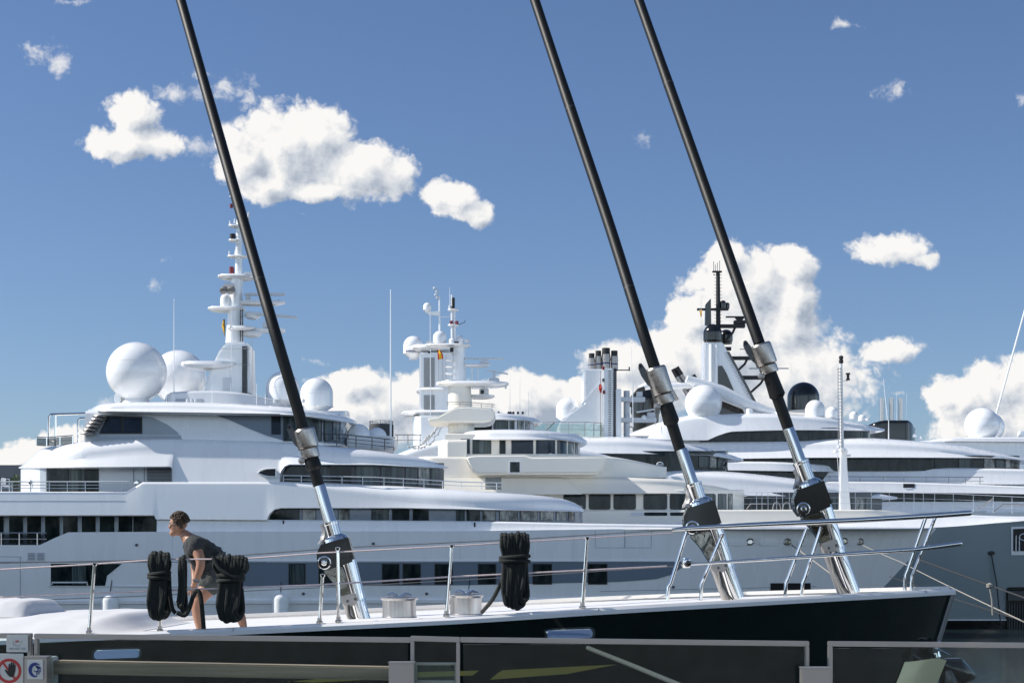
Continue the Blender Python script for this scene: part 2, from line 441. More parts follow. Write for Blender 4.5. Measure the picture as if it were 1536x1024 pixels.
def slab(parent, name, px0, px1, py0, py1, Yc, half, mat='white', rnd=True, th_tip=.5):
    """a mast platform: rounded in plan, thin at its tips"""
    mb = MB(); rows = []; n = 24
    for i in range(n + 1):
        u = -math.cos(math.pi * i / n); x = (px0 + px1) / 2 + (px1 - px0) / 2 * u
        w = half * max(.04, (1 - abs(u) ** 3) ** .5); k = max(.35, 1 - abs(u) ** 3 * th_tip)
        z1 = Zp(py0, Yc); z0 = Zp(py0 + (py1 - py0) * k, Yc); X = Xp(x, Yc); zm = (z0 + z1) / 2
        rows.append([Vector((X, Yc - w, zm)), Vector((X, Yc - w * .93, z1)), Vector((X, Yc + w * .93, z1)), Vector((X, Yc + w, zm)), Vector((X, Yc + w * .8, z0)), Vector((X, Yc - w * .8, z0))])
    mb.grid(rows, wrap=True)
    return mb.build(name, mat, parent, smooth=40)
def ladder(parent, px0, px1, py0, py1, Y, mat='dkgrey', step=.3, dark=True):
    mb = MB(); a0, a1 = P(px0, py0, Y), P(px0, py1, Y); b0, b1 = P(px1, py0, Y), P(px1, py1, Y)
    mb.tube([a1, a0], .03, 6); mb.tube([b1, b0], .03, 6)
    z = a1.z + step
    while z < a0.z: mb.tube([(a0.x, Y, z), (b0.x, Y, z)], .02, 5); z += step
    return mb.build('ladder', mat, parent)
def text_mesh(txt, size, mat, name, parent, place, thick=.002, wrap=None):
    c = bpy.data.curves.new(name, 'FONT'); c.body = txt; c.size = size; c.align_x = 'CENTER'; c.extrude = thick; c.offset = size * .012
    o = bpy.data.objects.new(name, c); COL.objects.link(o)
    dg = bpy.context.evaluated_depsgraph_get(); me = bpy.data.meshes.new_from_object(o.evaluated_get(dg))
    bpy.data.objects.remove(o); bpy.data.curves.remove(c)
    w0 = wloc(parent)
    for v in me.vertices: v.co = place(v.co) - w0
    me.materials.clear(); me.materials.append(M[mat])
    o = bpy.data.objects.new(name, me); COL.objects.link(o); o.parent = parent
    return o

# ------------------------------------------------------------------ camera, sky, sun
cam = bpy.data.cameras.new('camera'); co = bpy.data.objects.new('camera', cam); COL.objects.link(co)
cam.sensor_width = 36; cam.lens = F / 1536 * 36; cam.shift_y = (HY - 512) / 1536; cam.clip_end = 20000; cam.clip_start = .1
co.location = (0, 0, CZ); co.rotation_euler = (R(90), 0, 0); S.camera = co

SUN_EL, SUN_AZ = R(40), R(0)          # the sun stands to the left, just raking along the yachts' sides
dsun = Vector((-math.cos(SUN_AZ) * math.cos(SUN_EL), math.sin(SUN_AZ) * math.cos(SUN_EL), math.sin(SUN_EL)))
sl = bpy.data.lights.new('sun', 'SUN'); sl.energy = 4.3; sl.angle = R(.5); sl.color = (1, .945, .87)
so = bpy.data.objects.new('sun', sl); COL.objects.link(so); so.rotation_euler = dsun.to_track_quat('Z', 'Y').to_euler(); so.location = (-50, 20, 60)

CLOUDS = [  # photo column, row, half-width, half-height, weight (1 dense cumulus, under .6 a wisp)
 (365,240,42,42,1),(430,225,80,66,1),(478,205,52,48,1),(540,255,72,46,1),(585,262,40,36,.8),(395,280,48,26,1),(350,212,24,24,.7),(470,285,90,16,.8),
 (197,172,42,32,.95),(185,214,62,28,.9),(240,216,40,24,.75),(295,222,34,24,.55),(150,208,32,14,.6),
 (345,130,46,26,.64),(265,142,64,18,.62),(370,150,26,20,.6),(300,112,30,12,.5),(62,80,40,22,.6),(92,92,28,26,.55),(105,4,40,8,.42),(233,425,17,14,.45),(448,322,13,5,.45),(245,395,14,6,.3),
 (678,298,40,27,.95),(712,320,28,20,.9),
 (1342,375,56,24,.8),(1385,388,24,13,.7),(1338,137,32,16,.6),(1267,37,28,10,.6),(1526,146,15,12,.45),(960,207,22,12,.38),(975,445,14,8,.3),
 (1085,392,36,34,1),(1120,440,84,66,1),(1188,402,38,32,1),(1184,450,42,52,1),(1040,482,44,42,1),(1085,530,100,84,1),(1178,490,50,46,.9),(1010,545,52,56,1),(930,550,60,36,1),(1190,570,120,76,.7),(950,590,80,60,1),(1228,490,26,20,.6),
 (560,612,110,52,1),(530,580,70,24,1),(620,600,80,42,1),(590,566,60,8,.6),(700,610,60,40,.8),(776,592,48,36,1),(800,600,60,40,1),(852,600,46,30,1),(878,580,34,20,1),
 (30,688,70,20,.95),(100,655,34,16,.95),(160,600,26,8,.5),(470,543,24,5,.5),(60,670,60,14,.7),
 (1330,524,54,18,.7),(1290,546,62,10,.6),(1375,518,18,10,.6),(1342,588,28,4,.4),
 (1440,598,58,34,1),(1500,580,56,42,1),(1530,612,70,60,1),(1470,645,70,36,1),(1560,570,50,50,1),(1405,590,26,18,.95),(1420,650,60,26,.6),
]
def build_world():
    w = bpy.data.worlds.new('World'); S.world = w; w.use_nodes = True; t = w.node_tree; N, L = t.nodes, t.links
    for n in list(N): N.remove(n)
    def new(ty, **k):
        n = N.new(ty)
        for a, b in k.items(): setattr(n, a, b)
        return n
    def put(inp, v):
        if isinstance(v, bpy.types.NodeSocket): L.new(v, inp)
        else: inp.default_value = v
    def m(op, a, b=0., c=0., clamp=False):
        n = new('ShaderNodeMath', operation=op, use_clamp=clamp)
        put(n.inputs[0], a); put(n.inputs[1], b); put(n.inputs[2], c)
        return n.outputs[0]
    def vm(op, a, b=(0, 0, 0), c=(0, 0, 0)):
        n = new('ShaderNodeVectorMath', operation=op); put(n.inputs[0], a); put(n.inputs[1], b)
        if op == 'MULTIPLY_ADD': put(n.inputs[2], c)
        return n
    def mr(v, a, b, c, d, smooth=False):
        n = new('ShaderNodeMapRange'); n.interpolation_type = 'SMOOTHSTEP' if smooth else 'LINEAR'
        put(n.inputs[0], v); n.inputs[1].default_value = a; n.inputs[2].default_value = b; n.inputs[3].default_value = c; n.inputs[4].default_value = d
        return n.outputs[0]
    sky = new('ShaderNodeTexSky', sky_type='NISHITA'); sky.sun_disc = False; sky.sun_elevation = SUN_EL
    sky.sun_rotation = math.atan2(dsun.x, dsun.y); sky.air_density = 1.0; sky.dust_density = .4; sky.ozone_density = 3.2; sky.altitude = 0
    bg1 = new('ShaderNodeBackground'); bg1.inputs[1].default_value = SKY_STRENGTH; hz = new('ShaderNodeVectorMath', operation='MULTIPLY'); hz.inputs[1].default_value = (.97, 1.05, 1.24); L.new(sky.outputs[0], hz.inputs[0]); L.new(hz.outputs[0], bg1.inputs[0])
    tc = new('ShaderNodeTexCoord'); sp = new('ShaderNodeSeparateXYZ'); L.new(tc.outputs['Generated'], sp.inputs[0])
    # the cloud deck as seen from the quay: compass direction and height above the horizon, in units of 1/2500 radian
    y = m('MAXIMUM', sp.outputs[1], .02)
    u = m('MULTIPLY', m('DIVIDE', sp.outputs[0], y), F / 100); v = m('MULTIPLY', m('DIVIDE', sp.outputs[2], y), F / 100)
    cb = new('ShaderNodeCombineXYZ'); L.new(u, cb.inputs[0]); L.new(v, cb.inputs[1])
    uv = cb.outputs[0]
    g = bpy.data.node_groups.new('cloud_density', 'ShaderNodeTree')
    g.interface.new_socket('Vector', in_out='INPUT', socket_type='NodeSocketVector'); g.interface.new_socket('Density', in_out='OUTPUT', socket_type='NodeSocketFloat'); g.interface.new_socket('Wisps', in_out='OUTPUT', socket_type='NodeSocketFloat')
    GN, GL = g.nodes, g.links
    gi, go = GN.new('NodeGroupInput'), GN.new('NodeGroupOutput')
    def gn(ty, **k):
        n = GN.new(ty)
        for a, b in k.items(): setattr(n, a, b)
        return n
    def gput(inp, v):
        if isinstance(v, bpy.types.NodeSocket): GL.new(v, inp)
        else: inp.default_value = v
    def gm(op, a, b=0., c=0.):
        n = gn('ShaderNodeMath', operation=op); gput(n.inputs[0], a); gput(n.inputs[1], b); gput(n.inputs[2], c); return n.outputs[0]
    def gv(op, a, b, c=None):
        n = gn('ShaderNodeVectorMath', operation=op); gput(n.inputs[0], a); gput(n.inputs[1], b)
        if c is not None: gput(n.inputs[2], c)
        return n
    n1 = gn('ShaderNodeTexNoise', noise_dimensions='2D'); n1.inputs['Scale'].default_value = 2.2; n1.inputs['Detail'].default_value = 6; n1.inputs['Roughness'].default_value = .51
    GL.new(gi.outputs[0], n1.inputs['Vector'])
    # warp the outlines so that they billow
    wp = gv('MULTIPLY_ADD', n1.outputs['Color'], (.30, .26, 0), gi.outputs[0]); q = gv('ADD', wp.outputs[0], (-.15, -.13, 0)).outputs[0]
    vo = gn('ShaderNodeTexVoronoi', feature='F1', voronoi_dimensions='2D'); vo.inputs['Scale'].default_value = 5.5; vo.inputs['Detail'].default_value = 2.; vo.inputs['Roughness'].default_value = .55
    GL.new(q, vo.inputs['Vector'])
    acc = None; wsp = None
    for px, py, rx, ry, k in CLOUDS:
        cu, cv = (px - CX) / 100, (HY - py) / 100; sx, sy = 100 / (rx * 1.14), 100 / (ry * 1.14)
        d = gn('ShaderNodeVectorMath', operation='LENGTH'); GL.new(gv('MULTIPLY_ADD', q, (sx, sy, 0), (-cu * sx, -cv * sy, 0)).outputs[0], d.inputs[0])
        if k < .66:
            e = gm('MULTIPLY_ADD', d.outputs['Value'], -k, k)
            wsp = e if wsp is None else gm('MAXIMUM', wsp, e)
            continue
        e = gm('MULTIPLY_ADD', d.outputs['Value'], -k, k)
        if acc is None: acc = e
        else:
            acc = gm('MAXIMUM', acc, e)
    # fine structure: cauliflower cells and fractal noise
    a1 = gm('MULTIPLY_ADD', vo.outputs['Distance'], -.19, .135)
    a2 = gm('MULTIPLY_ADD', n1.outputs['Fac'], .62, -.245)
    dn = gm('ADD', acc, gm('ADD', a1, a2))
    GL.new(dn, go.inputs[0])
    n4 = gn('ShaderNodeTexNoise', noise_dimensions='2D'); n4.inputs['Scale'].default_value = 4.2; n4.inputs['Detail'].default_value = 7; n4.inputs['Roughness'].default_value = .62
    GL.new(q, n4.inputs['Vector'])
    GL.new(gm('ADD', gm('MULTIPLY', wsp, 1.25), gm('MULTIPLY_ADD', n4.outputs['Fac'], 1.7, -1.02)), go.inputs[1])
    def dens(vec):
        n = new('ShaderNodeGroup'); n.node_tree = g; L.new(vec, n.inputs[0]); return n.outputs
    d0, w0 = dens(uv)
    d1 = dens(vm('ADD', uv, (-.22, .19, 0)).outputs[0])[0]
    al = m('MAXIMUM', mr(d0, .01, .31, 0, 1, True), mr(w0, 0., .8, 0, .75, True))
    # light from the sun side: thin towards the sun is bright, thick towards it is grey
    li = m('MULTIPLY_ADD', m('SUBTRACT', d0, d1), 1.35, .76)
    li = m('ADD', li, mr(d0, .15, 1., .08, -.16))
    n3 = new('ShaderNodeTexNoise', noise_dimensions='2D'); n3.inputs['Scale'].default_value = .9; n3.inputs['Detail'].default_value = 3; L.new(uv, n3.inputs['Vector'])
    li = m('ADD', li, mr(n3.outputs['Fac'], .3, .7, -.13, .13))
    rp = new('ShaderNodeValToRGB'); rp.color_ramp.elements[0].position = 0.; rp.color_ramp.elements[0].color = (.40, .46, .56, 1)
    rp.color_ramp.elements[1].position = 1.; rp.color_ramp.elements[1].color = (1, .985, .965, 1)
    e = rp.color_ramp.elements.new(.45); e.color = (.66, .70, .76, 1)
    L.new(li, rp.inputs[0])
    bg2 = new('ShaderNodeBackground'); bg2.inputs[1].default_value = CLOUD_STRENGTH; L.new(rp.outputs[0], bg2.inputs[0])
    # only the part of the sky ahead of us carries these clouds
    inside = m('MULTIPLY', m('GREATER_THAN', sp.outputs[1], .3), m('MULTIPLY', m('LESS_THAN', m('ABSOLUTE', u), 9.5), m('MULTIPLY', m('GREATER_THAN', v, .2), m('LESS_THAN', v, 9.4))))
    mx2 = new('ShaderNodeMixShader'); L.new(al, mx2.inputs[0]); L.new(bg1.outputs[0], mx2.inputs[1]); L.new(bg2.outputs[0], mx2.inputs[2])
    # bright bluish cloud added low in the unseen sky to fill shaded sides
    n5 = new('ShaderNodeTexNoise'); n5.inputs['Scale'].default_value = 3.2; n5.inputs['Detail'].default_value = 5; L.new(vm('MULTIPLY', tc.outputs['Generated'], (1, 1, 2.4)).outputs[0], n5.inputs['Vector'])
    ar = m('MULTIPLY', m('MULTIPLY', mr(n5.outputs['Fac'], .33, .50, 0, .95, True), mr(sp.outputs[2], .12, .44, 1, .04, True)), m('MULTIPLY', m('GREATER_THAN', sp.outputs[2], .0), m('LESS_THAN', sp.outputs[1], .35)))
    bg3 = new('ShaderNodeBackground'); bg3.inputs[0].default_value = (.68, .84, 1, 1); bg3.inputs[1].default_value = CLOUD_STRENGTH * 2.0
    rest = new('ShaderNodeMixShader'); L.new(ar, rest.inputs[0]); L.new(bg1.outputs[0], rest.inputs[1]); L.new(bg3.outputs[0], rest.inputs[2])
    mx = new('ShaderNodeMixShader'); L.new(inside, mx.inputs[0]); L.new(rest.outputs[0], mx.inputs[1]); L.new(mx2.outputs[0], mx.inputs[2])
    o = new('ShaderNodeOutputWorld'); L.new(mx.outputs[0], o.inputs[0])
SKY_STRENGTH, CLOUD_STRENGTH = .060, .68
build_world()
S.view_settings.view_transform = 'Standard'; S.view_settings.look = 'None'; S.view_settings.gamma = 1; S.view_settings.exposure = .5

# ------------------------------------------------------------------ the setting
def struct(o): o['kind'] = 'structure'; return o
wm = MB(); wm.grid([[Vector((x, y, 0)) for x in (-6000, 6000)] for y in (9.05, 9000)]); struct(wm.build('water', 'water', origin=(0, 0, 0)))
q = MB(); q.box(-150, 150, -120, 9.2, -2, 1.8); struct(q.build('quay', 'concrete', origin=(0, 0, 1.8)))

# the promenade's trees behind us: seen only as reflections in the steel, the glass and the windows
tl = MB(); rnd = random.Random(21)
for k in range(34):
    x, y, h = -80 + k * 4.8 + rnd.uniform(-1.5, 1.5), -30 + rnd.uniform(-4, 4), rnd.uniform(6, 10)
    tl.tube([(x, y, 1.7), (x + rnd.uniform(-.3, .3), y, 1.8 + h * .5)], [.22, .12], 6)
    for j in range(560):
        d = Vector((rnd.gauss(0, 1), rnd.gauss(0, 1), rnd.gauss(0, 1))).normalized() * rnd.uniform(.5, 1) ; c = Vector((x + d.x * 2.8, y + d.y * 2.6, 1.8 + h * .68 + d.z * h * .36)); a = Vector((rnd.gauss(0, 1), rnd.gauss(0, 1), rnd.gauss(0, 1))).normalized() * .46; b_ = a.orthogonal().normalized() * .3
        tl.face([tl.bm.verts.new(q_) for q_ in (c - a, c + b_, c + a, c - b_)])
o = tl.build('tree_line', 'leaf'); o['kind'] = 'stuff'; o['label'] = 'row of dark green promenade trees mirrored in the polished steel'; o['category'] = 'trees'
# far behind on the left: a grey building, and a dark storage tank behind the second yacht
b = empty('harbour_building', P(10, 850, 260) * 1, 'plain grey flat roofed building behind the left end of the yachts', 'building')
MB().pbox(-160, 36, 697, 880, 260, 20).build('wall', 'building', b, bevel=.1)
for k in range(5):
    f = MB().pbox(-150 + k * 36, -128 + k * 36, 715, 722, 259.9, .3).build('window', 'dkgrey', b)
t_ = MB(); c = P(572, 850, 300); t_.lathe((c.x, c.y, 0), [(2.2, 0), (2.2, Zp(637, 300)), (2.0, Zp(636, 300)), (0, Zp(635, 300))], 32)
tk = empty('storage_tank', (c.x, c.y, 0), 'dark cylindrical tank far away between the two white capsule domes and a whip antenna', 'tank'); t_.build('tank_wall', 'tank', tk)
rr = MB()
for a in range(16):
    A = 2 * math.pi * a / 16; p0 = Vector((c.x + 2.1 * math.cos(A), c.y + 2.1 * math.sin(A), Zp(636, 300))); rr.tube([p0, p0 + Vector((0, 0, .5))], .04, 5)
rr.tube([Vector((c.x + 2.1 * math.cos(2 * math.pi * a / 24), c.y + 2.1 * math.sin(2 * math.pi * a / 24), Zp(636, 300) + .5)) for a in range(24)], .05, 5, closed=True)
rr.build('top_rail', 'dkgrey', tk)

# ================================================================== yacht A: the big white motor yacht alongside
def mullions(parent, L, xs, y0, y1, w=2.2, mat='dkgrey', out=.04):
    for x in xs: patch(MB(), L.Y, x - w / 2, x + w / 2, y0, y1, out, .1, n=1).build('mullion', mat, parent)
Yc, B = 83.0, 6.0
A = empty('motor_yacht', (Xp(500, Yc), Yc, 0), 'large white motor yacht close behind the black hull, with the tallest white mast', 'yacht', 'white motor yachts moored side by side')
hA = Hull(A, Yc, B, 'hull', 'white', -90, [(-90, 817), (68, 817), (92, 798), (235, 797), (700, 796), (1000, 792), (1405, 792)], [(0, 1225, .80), (.5, 1320, .93), (.8, 1372, .985), (1, 1405, 1)], 760, mode='L')
hs = Hull(A, Yc, B, '', '', -90, [(-90, 817), (68, 817), (92, 798), (1405, 792)], hA.lv, 760, build=False, mode='L')


def tier(root, name, mat, x0, x1, top, bot, inset=0., **k):
    return Loft(root, root['_Yc'], root['_B'] - inset, name, mat, x0, x1, top, bot, **k)
A['_Yc'] = Yc; A['_B'] = B
tier(A, 'bulwark', 'white', 235, 1402, [(235, 778), (700, 781), (900, 785), (1402, 791)], [(235, 799), (700, 797.5), (1000, 793.5), (1402, 792.5)], inset=.16, nose=764, lean=.10, ry=.14, rz=.14)
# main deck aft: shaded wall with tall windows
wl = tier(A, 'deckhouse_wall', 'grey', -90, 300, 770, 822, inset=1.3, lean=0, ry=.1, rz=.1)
for a, c in ((-16, 6), (13, 35), (40, 62), (67, 90), (94, 117), (122, 144), (149, 172), (177, 199)):
    window(A, wl.Y, a, c, 771, 815, 'win', 'palegrey', .5)
window(A, wl.Y, 200, 234, 771, 800, 'win', 'dkgrey', .3)
railing(A, [(-60, 817, Yc - B + .15), (70, 817, Yc - B + .15)], .56, [-25, 2, 29, 56], 2, .03, 'steel', glass='smoke')
rt = pchip([(421.5, 722), (500, 724), (560, 727), (640, 731), (700, 735.5), (800, 742), (845, 748), (863, 754), (873, 760), (878, 765)])
d1 = tier(A, 'side_shell', 'white', -90, 878, [(-90, 737), (188, 737), (213, 722), (421, 722)] + [(x, rt(x)) for x in range(430, 878, 8)] + [(878, 765)],
          [(-90, 773), (231, 773), (234, 779), (400, 780), (404, 771), (412, 764), (422, 762), (600, 762), (878, 767)], inset=.05, lean=.12, ry=pchip([(-90, .18), (380, .18), (500, .5), (620, .9)]), rz=pchip([(-90, .16), (380, .16), (500, .45), (620, .75)]), nose=640, mode='L', bmode='L', n=110)
for y in (750.6,): patch(MB(), d1.Y, -60, 188, y, y + .7, .012, .03).build('seam_line', 'grey', A)
w2 = tier(A, 'saloon_wall', 'band', 395, 874, 758, 800, inset=.55, nose=640, lean=0, ry=.1, rz=.1)
for a, c, g in ((404, 449, 'win'), (453, 474, 'winlight'), (507, 524, 'winlight'), (557, 583, 'wincurtain'), (588, 614, 'win'), (619, 643, 'win'), (684, 697, 'wincurtain'), (700, 720, 'win'), (724, 744, 'winlight'), (749, 777, 'winlight'), (780, 807, 'winlight'), (810, 831, 'winlight'), (834, 850, 'winlight'), (852, 862, 'winlight')):
    window(A, w2.Y, a, c, 763, 781, g, 'blackmatt', .9)
e1 = tier(A, 'upper_fascia', 'white', 28, 672, [(28, 700), (34, 690), (42, 681), (52, 673), (90, 665), (150, 660), (230, 658), (400, 662), (480, 668), (560, 676), (620, 685), (650, 692), (672, 701)],
          [(28, 702), (255, 700), (258, 703), (259, 724), (419, 724), (421, 708), (426, 700), (434, 697), (560, 697), (672, 702)], inset=.25, nose=450, tail=130, lean=.40, ry=pchip([(28, 1.1), (130, .8), (230, .45), (420, .45), (560, 1.), (672, 1.1)]), rz=pchip([(28, 1.), (130, .85), (230, .6), (420, .6), (560, .9), (672, 1.)]), bmode='L', p=2.0, n=70)
# open aft deck under the upper fascia
wu = tier(A, 'upper_deckhouse_wall', 'palegrey', 31, 262, 699, 742, inset=1.4, tail=90, lean=0, ry=.1, rz=.1)
window(A, wu.Y, 70, 104, 702, 738, 'win', 'dkgrey', .6); window(A, wu.Y, 104, 126, 702, 738, 'wincurtain', 'dkgrey', .6); window(A, wu.Y, 126, 148, 702, 738, 'win', 'dkgrey', .6)
patch(MB(), wu.Y, 60, 69, 702, 738, .03).build('dark_panel', 'grey', A)
lv = patch(MB(), wu.Y, 220, 257, 701, 722, .03).build('louvre', 'grey', A)
for k in range(9): patch(MB(), wu.Y, 221, 256, 702.4 + k * 2.2, 703.2 + k * 2.2, .09, .1).build('louvre_slat', 'dkgrey', lv)
for x in (200, 216): patch(MB(), wu.Y, x, x + .5, 701, 722, .03, n=1).build('seam_line', 'dkgrey', A)
for x, r in ((47, 4), (206, 4)):
    c = P(x, 724, wu.Y(x, 724) - .05); MB().lathe(c, [(r * .033, 0), (r * .033, .12), (r * .02, .16), (0, .16)], 16, ax=Vector((0, -1, 0))).build('deck_lamp', 'chrome', A)
railing(A, [(-60, 737, Yc - B + .2), (193, 737, Yc - B + .2)], .46, [-50, -20, 74, 101, 128, 155, 182, 18, 46], 3, .028, 'palegrey')
# funnel-shaped air intake beside the bridge-deck windows
pod = MB()
for i in range(1): patch(pod, lambda x, y: Yc - B + .3, 388, 413, linear([(388, 708), (392, 705), (400, 703.4), (413, 703)]), linear([(388, 709), (394, 712.5), (404, 714), (413, 714)]), .03, .15)
pod.build('air_intake', 'blackmatt', A)
MB().tube([P(x, y, Yc - B + .22) for x, y in ((387, 708.5), (392, 704.5), (400, 702.7), (414, 702.3), (414, 714.6), (403, 714.8), (393, 713))], .045, 6, closed=True).build('intake_rim', 'white', A)
w3 = tier(A, 'sky_lounge_wall', 'dkgrey', 415, 666, 694, 730, inset=.85, nose=450, lean=0, ry=.1, rz=.1, p=2.0)
for a, c, g in ((426, 462, 'win'), (465, 491, 'wincurtain'), (495, 528, 'win'), (533, 567, 'wincurtain'), (571, 603, 'wincurtain'), (608, 624, 'wincurtain'), (627, 644, 'winlight'), (646, 656, 'wincurtain')):
    window(A, w3.Y, a, c, 698, 728, g, 'dkgrey', 1.)
railing(A, [(424, 724.5, Yc - B + .35), (560, 727, Yc - B + .4), (640, 731, Yc - B + .8), (690, 734, Yc - B + 1.8), (752, 735, Yc - B + 3.2)], .36, [425, 452, 483, 513, 544, 576, 605, 636, 664, 692, 722, 745], 2, .026, 'palegrey')
MB().pbox(728, 752, 716, 734, Yc - 2.8, .03).build('wind_screen', 'smoke', A)
# bridge house
f1 = tier(A, 'bridge_house', 'white', 126, 522, 616, 668, inset=1.25, nose=400, lean=.2, ry=.2, rz=.2)
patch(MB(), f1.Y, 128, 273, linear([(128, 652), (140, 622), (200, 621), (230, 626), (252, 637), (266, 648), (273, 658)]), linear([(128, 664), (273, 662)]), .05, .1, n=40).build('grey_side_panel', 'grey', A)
wf = patch(MB(), f1.Y, 149, 213, linear([(149, 649), (162, 623), (213, 625)]), 650, .09, .1, n=24).build('window', 'blackmatt', A)
patch(MB(), f1.Y, 153, 181, linear([(153, 646), (164, 625.5), (181, 625.5)]), 648, .13, .06, n=14).build('pane', 'winblue', wf)
patch(MB(), f1.Y, 186, 210, 627, 647.5, .13, .06).build('pane', 'winblue', wf)
patch(MB(), f1.Y, 150, 272, linear([(150, 653), (272, 652)]), linear([(150, 653.8), (272, 653)]), .08, .08).build('trim_line', 'palegrey', A)
for k in range(6):
    x, y = 151 - k * 3.9, 624 + k * 5.2
    MB().lathe(P(x, y, Yc - B + 1.1), [(0, -.07), (.28, -.05), (.31, 0), (.28, .05), (0, .07)], 20, sx=1.1).build('louvre_disc', 'steelv', A)
patch(MB(), f1.Y, 324, 519, linear([(324, 621), (519, 621)]), linear([(324, 622.5), (345, 630), (375, 643), (400, 653), (425, 660), (519, 666)]), .05, .1, n=44).build('glass_band', 'band', A)
for a, c, g in ((407, 421, 'winblue'), (425, 454, 'wincurtain'), (455, 483, 'wincurtain'), (486, 497, 'wincurtain'), (499, 510, 'winlight')):
    window(A, f1.Y, a, c, 624, 661 if a > 420 else 651, g, 'blackmatt', 1., out=.1)
g1 = tier(A, 'bridge_roof', 'white', 132, 535, [(132, 614), (139, 608), (150, 605), (250, 603), (330, 605), (400, 609), (450, 613), (490, 619), (520, 627), (535, 633)], [(132, 617), (200, 618), (300, 620), (430, 622), (535, 635)], inset=.6, nose=390, tail=165, lean=.25, ry=1.0, rz=.36)
patch(MB(), g1.Y, 136, 420, linear([(136, 616.2), (300, 618.4), (420, 620.3)]), linear([(136, 617.2), (300, 619.6), (420, 621.6)]), .03, .06).build('gutter_strip', 'dkgrey', A)  # dark grey strip along the lower edge of the roof
# awning frame over the aft end
fr = MB(); Ya = Yc - 3.8; Yb = Yc + 2
for Yy in (Ya,):
    fr.ptube([(73, 668, Yy), (72.5, 626, Yy), (76, 621, Yy), (137, 619.5, Yy)], 1.5); fr.ptube([(83, 668, Yy), (83, 622, Yy)], 1.6)
    fr.ptube([(117, 664, Yy), (117, 630, Yy), (120, 627, Yy), (137, 626.5, Yy)], 1.4)
fr.ptube([(76, 621, Ya), (84, 622, Yb), (137, 620, Yb)], 1.2)
fr.build('awning_frame', 'chrome', A)
railing(A, [(54, 668, Yc - 2.5), (70, 669, Yc - 4.2), (110, 666, Yc - 4.6)], .42, [55, 70, 90, 109], 2, .025, 'chrome', glass='smoke')
# top of the house
dh = tier(A, 'mast_deckhouse', 'palegrey', 245, 432, [(245, 600), (248, 592), (256, 588), (310, 586), (350, 588), (400, 597), (432, 606)], 612, inset=3.2, tail=262, nose=330, lean=.2, ry=.3, rz=.15)
patch(MB(), dh.Y, 250, 304, 598, 603.5, .03).build('deckhouse_vent', 'grey', A)
dome(A, 205, 558, 45, Yc - 1.4, kind='ball'); MB().pbox(171, 181, 590, 604, Yc - 1.8, .6).build('locker', 'white', A, bevel=.05)
dome(A, 268, 566, 41, Yc + 3.4, kind='ball')
dome(A, 424, 582, 25, Yc - .5, kind='capsule'); dome(A, 475, 591, 24.5, Yc - 1.2, kind='capsule')
dome(A, 538, 653, 17.5, Yc - .4, kind='plain'); dome(A, 566, 655, 14, Yc + .6, kind='plain')
MB().pbox(520, 590, 653, 672, Yc - 1.4, 3.).build('dome_plinth', 'palegrey', A, bevel=.1)
railing(A, [(474, 667, Yc - 3.6), (520, 669, Yc - 3.2), (560, 673, Yc - 2.4), (590, 676, Yc - 1.2), (592, 672, Yc + 1)], .55, [476, 505, 534, 558, 577, 590], 3, .028, 'dkgrey')
railing(A, [(592, 668, Yc + 2), (632, 668, Yc + 2.2)], .55, [596, 612, 630], 2, .026, 'steelv')
antenna(A, 261, 448, 605, Yc - 2.2, .03); antenna(A, 586, 434, 668, Yc - 1, .055); 
for x, a, dy in ((250, 590, -2.8), (305, 568, -2), (385, 575, -2.4), (398, 590, -3), (318, 575, -3), (440, 585, -3.2)): antenna(A, x, a, 606, Yc + dy, .018)
for x in (281, 287, 293, 412, 455): MB().lathe(P(x, 604, Yc - 3.4), [(.05, 0), (.07, .05), (.07, .16), (.02, .2)], 8).build('roof_light', 'palegrey', A)
# mast
mp = MB(); mp.poly([(299, 590), (306, 578), (318, 548), (327, 528), (334, 518), (342, 513), (368, 512), (373, 516), (375, 592)], Yc - 1.0, 2.0)
mst = mp.build('mast_base', 'white', A, bevel=.12)
ladder(mst, 364, 370, 520, 592, Yc - 1.06, 'dkgrey'); MB().pbox(363, 371, 519, 591, Yc - 1.03, .04).build('ladder_recess', 'dkgrey', mst)
MB().pbox(334, 347, 566, 585, Yc - 1.03, .05).build('access_door', 'palegrey', mst, bevel=.02)
for y in (522, 546): MB().pbox(330, 376, y, y + 1, Yc - 1.05, .06).build('step_line', 'palegrey', mst)
arm = MB(); rows = []
slab(A, 'mast_wing', 272, 358, 544, 554, Yc - .6, .9)
col = MB(); rows = []
for y, x0, x1 in ((515, 338, 366), (480, 341, 365), (462, 343, 364), (440, 345.5, 364), (421, 347, 364.5), (415, 347, 364.5)):
    X0, X1 = Xp(x0, Yc), Xp(x1, Yc); rows.append([Vector(((X0 + X1) / 2 + (X1 - X0) / 2 * math.cos(a), Yc + .5 * math.sin(a), Zp(y, Yc))) for a in [2 * math.pi * j / 24 for j in range(24)]])
col.grid(rows, wrap=True); col.build('mast_column', 'white', A)
ladder(A, 360.5, 364, 464, 512, Yc - .52); 
col = MB(); col.tube([P(358, 416, Yc), P(358.5, 330, Yc)], [.20, .13], 12); col.tube([P(358.5, 331, Yc), P(359, 285, Yc)], [.05, .03], 6); col.build('mast_pole', 'white', A)
for y in range(336, 412, 6): MB().tube([P(354.5, y, Yc - .12), P(358, y, Yc - .2)], .025, 5).build('rung', 'palegrey', A)
for a, c, y, h, hw in ((312, 368, 462, 5, .75), (327, 384, 414, 5, .75), (341, 372, 384, 2.5, .35), (343, 363, 360, 2.5, .3), (343, 364, 338, 3, .3)):
    slab(A, 'mast_platform', a, c, y, y + h, Yc, hw)
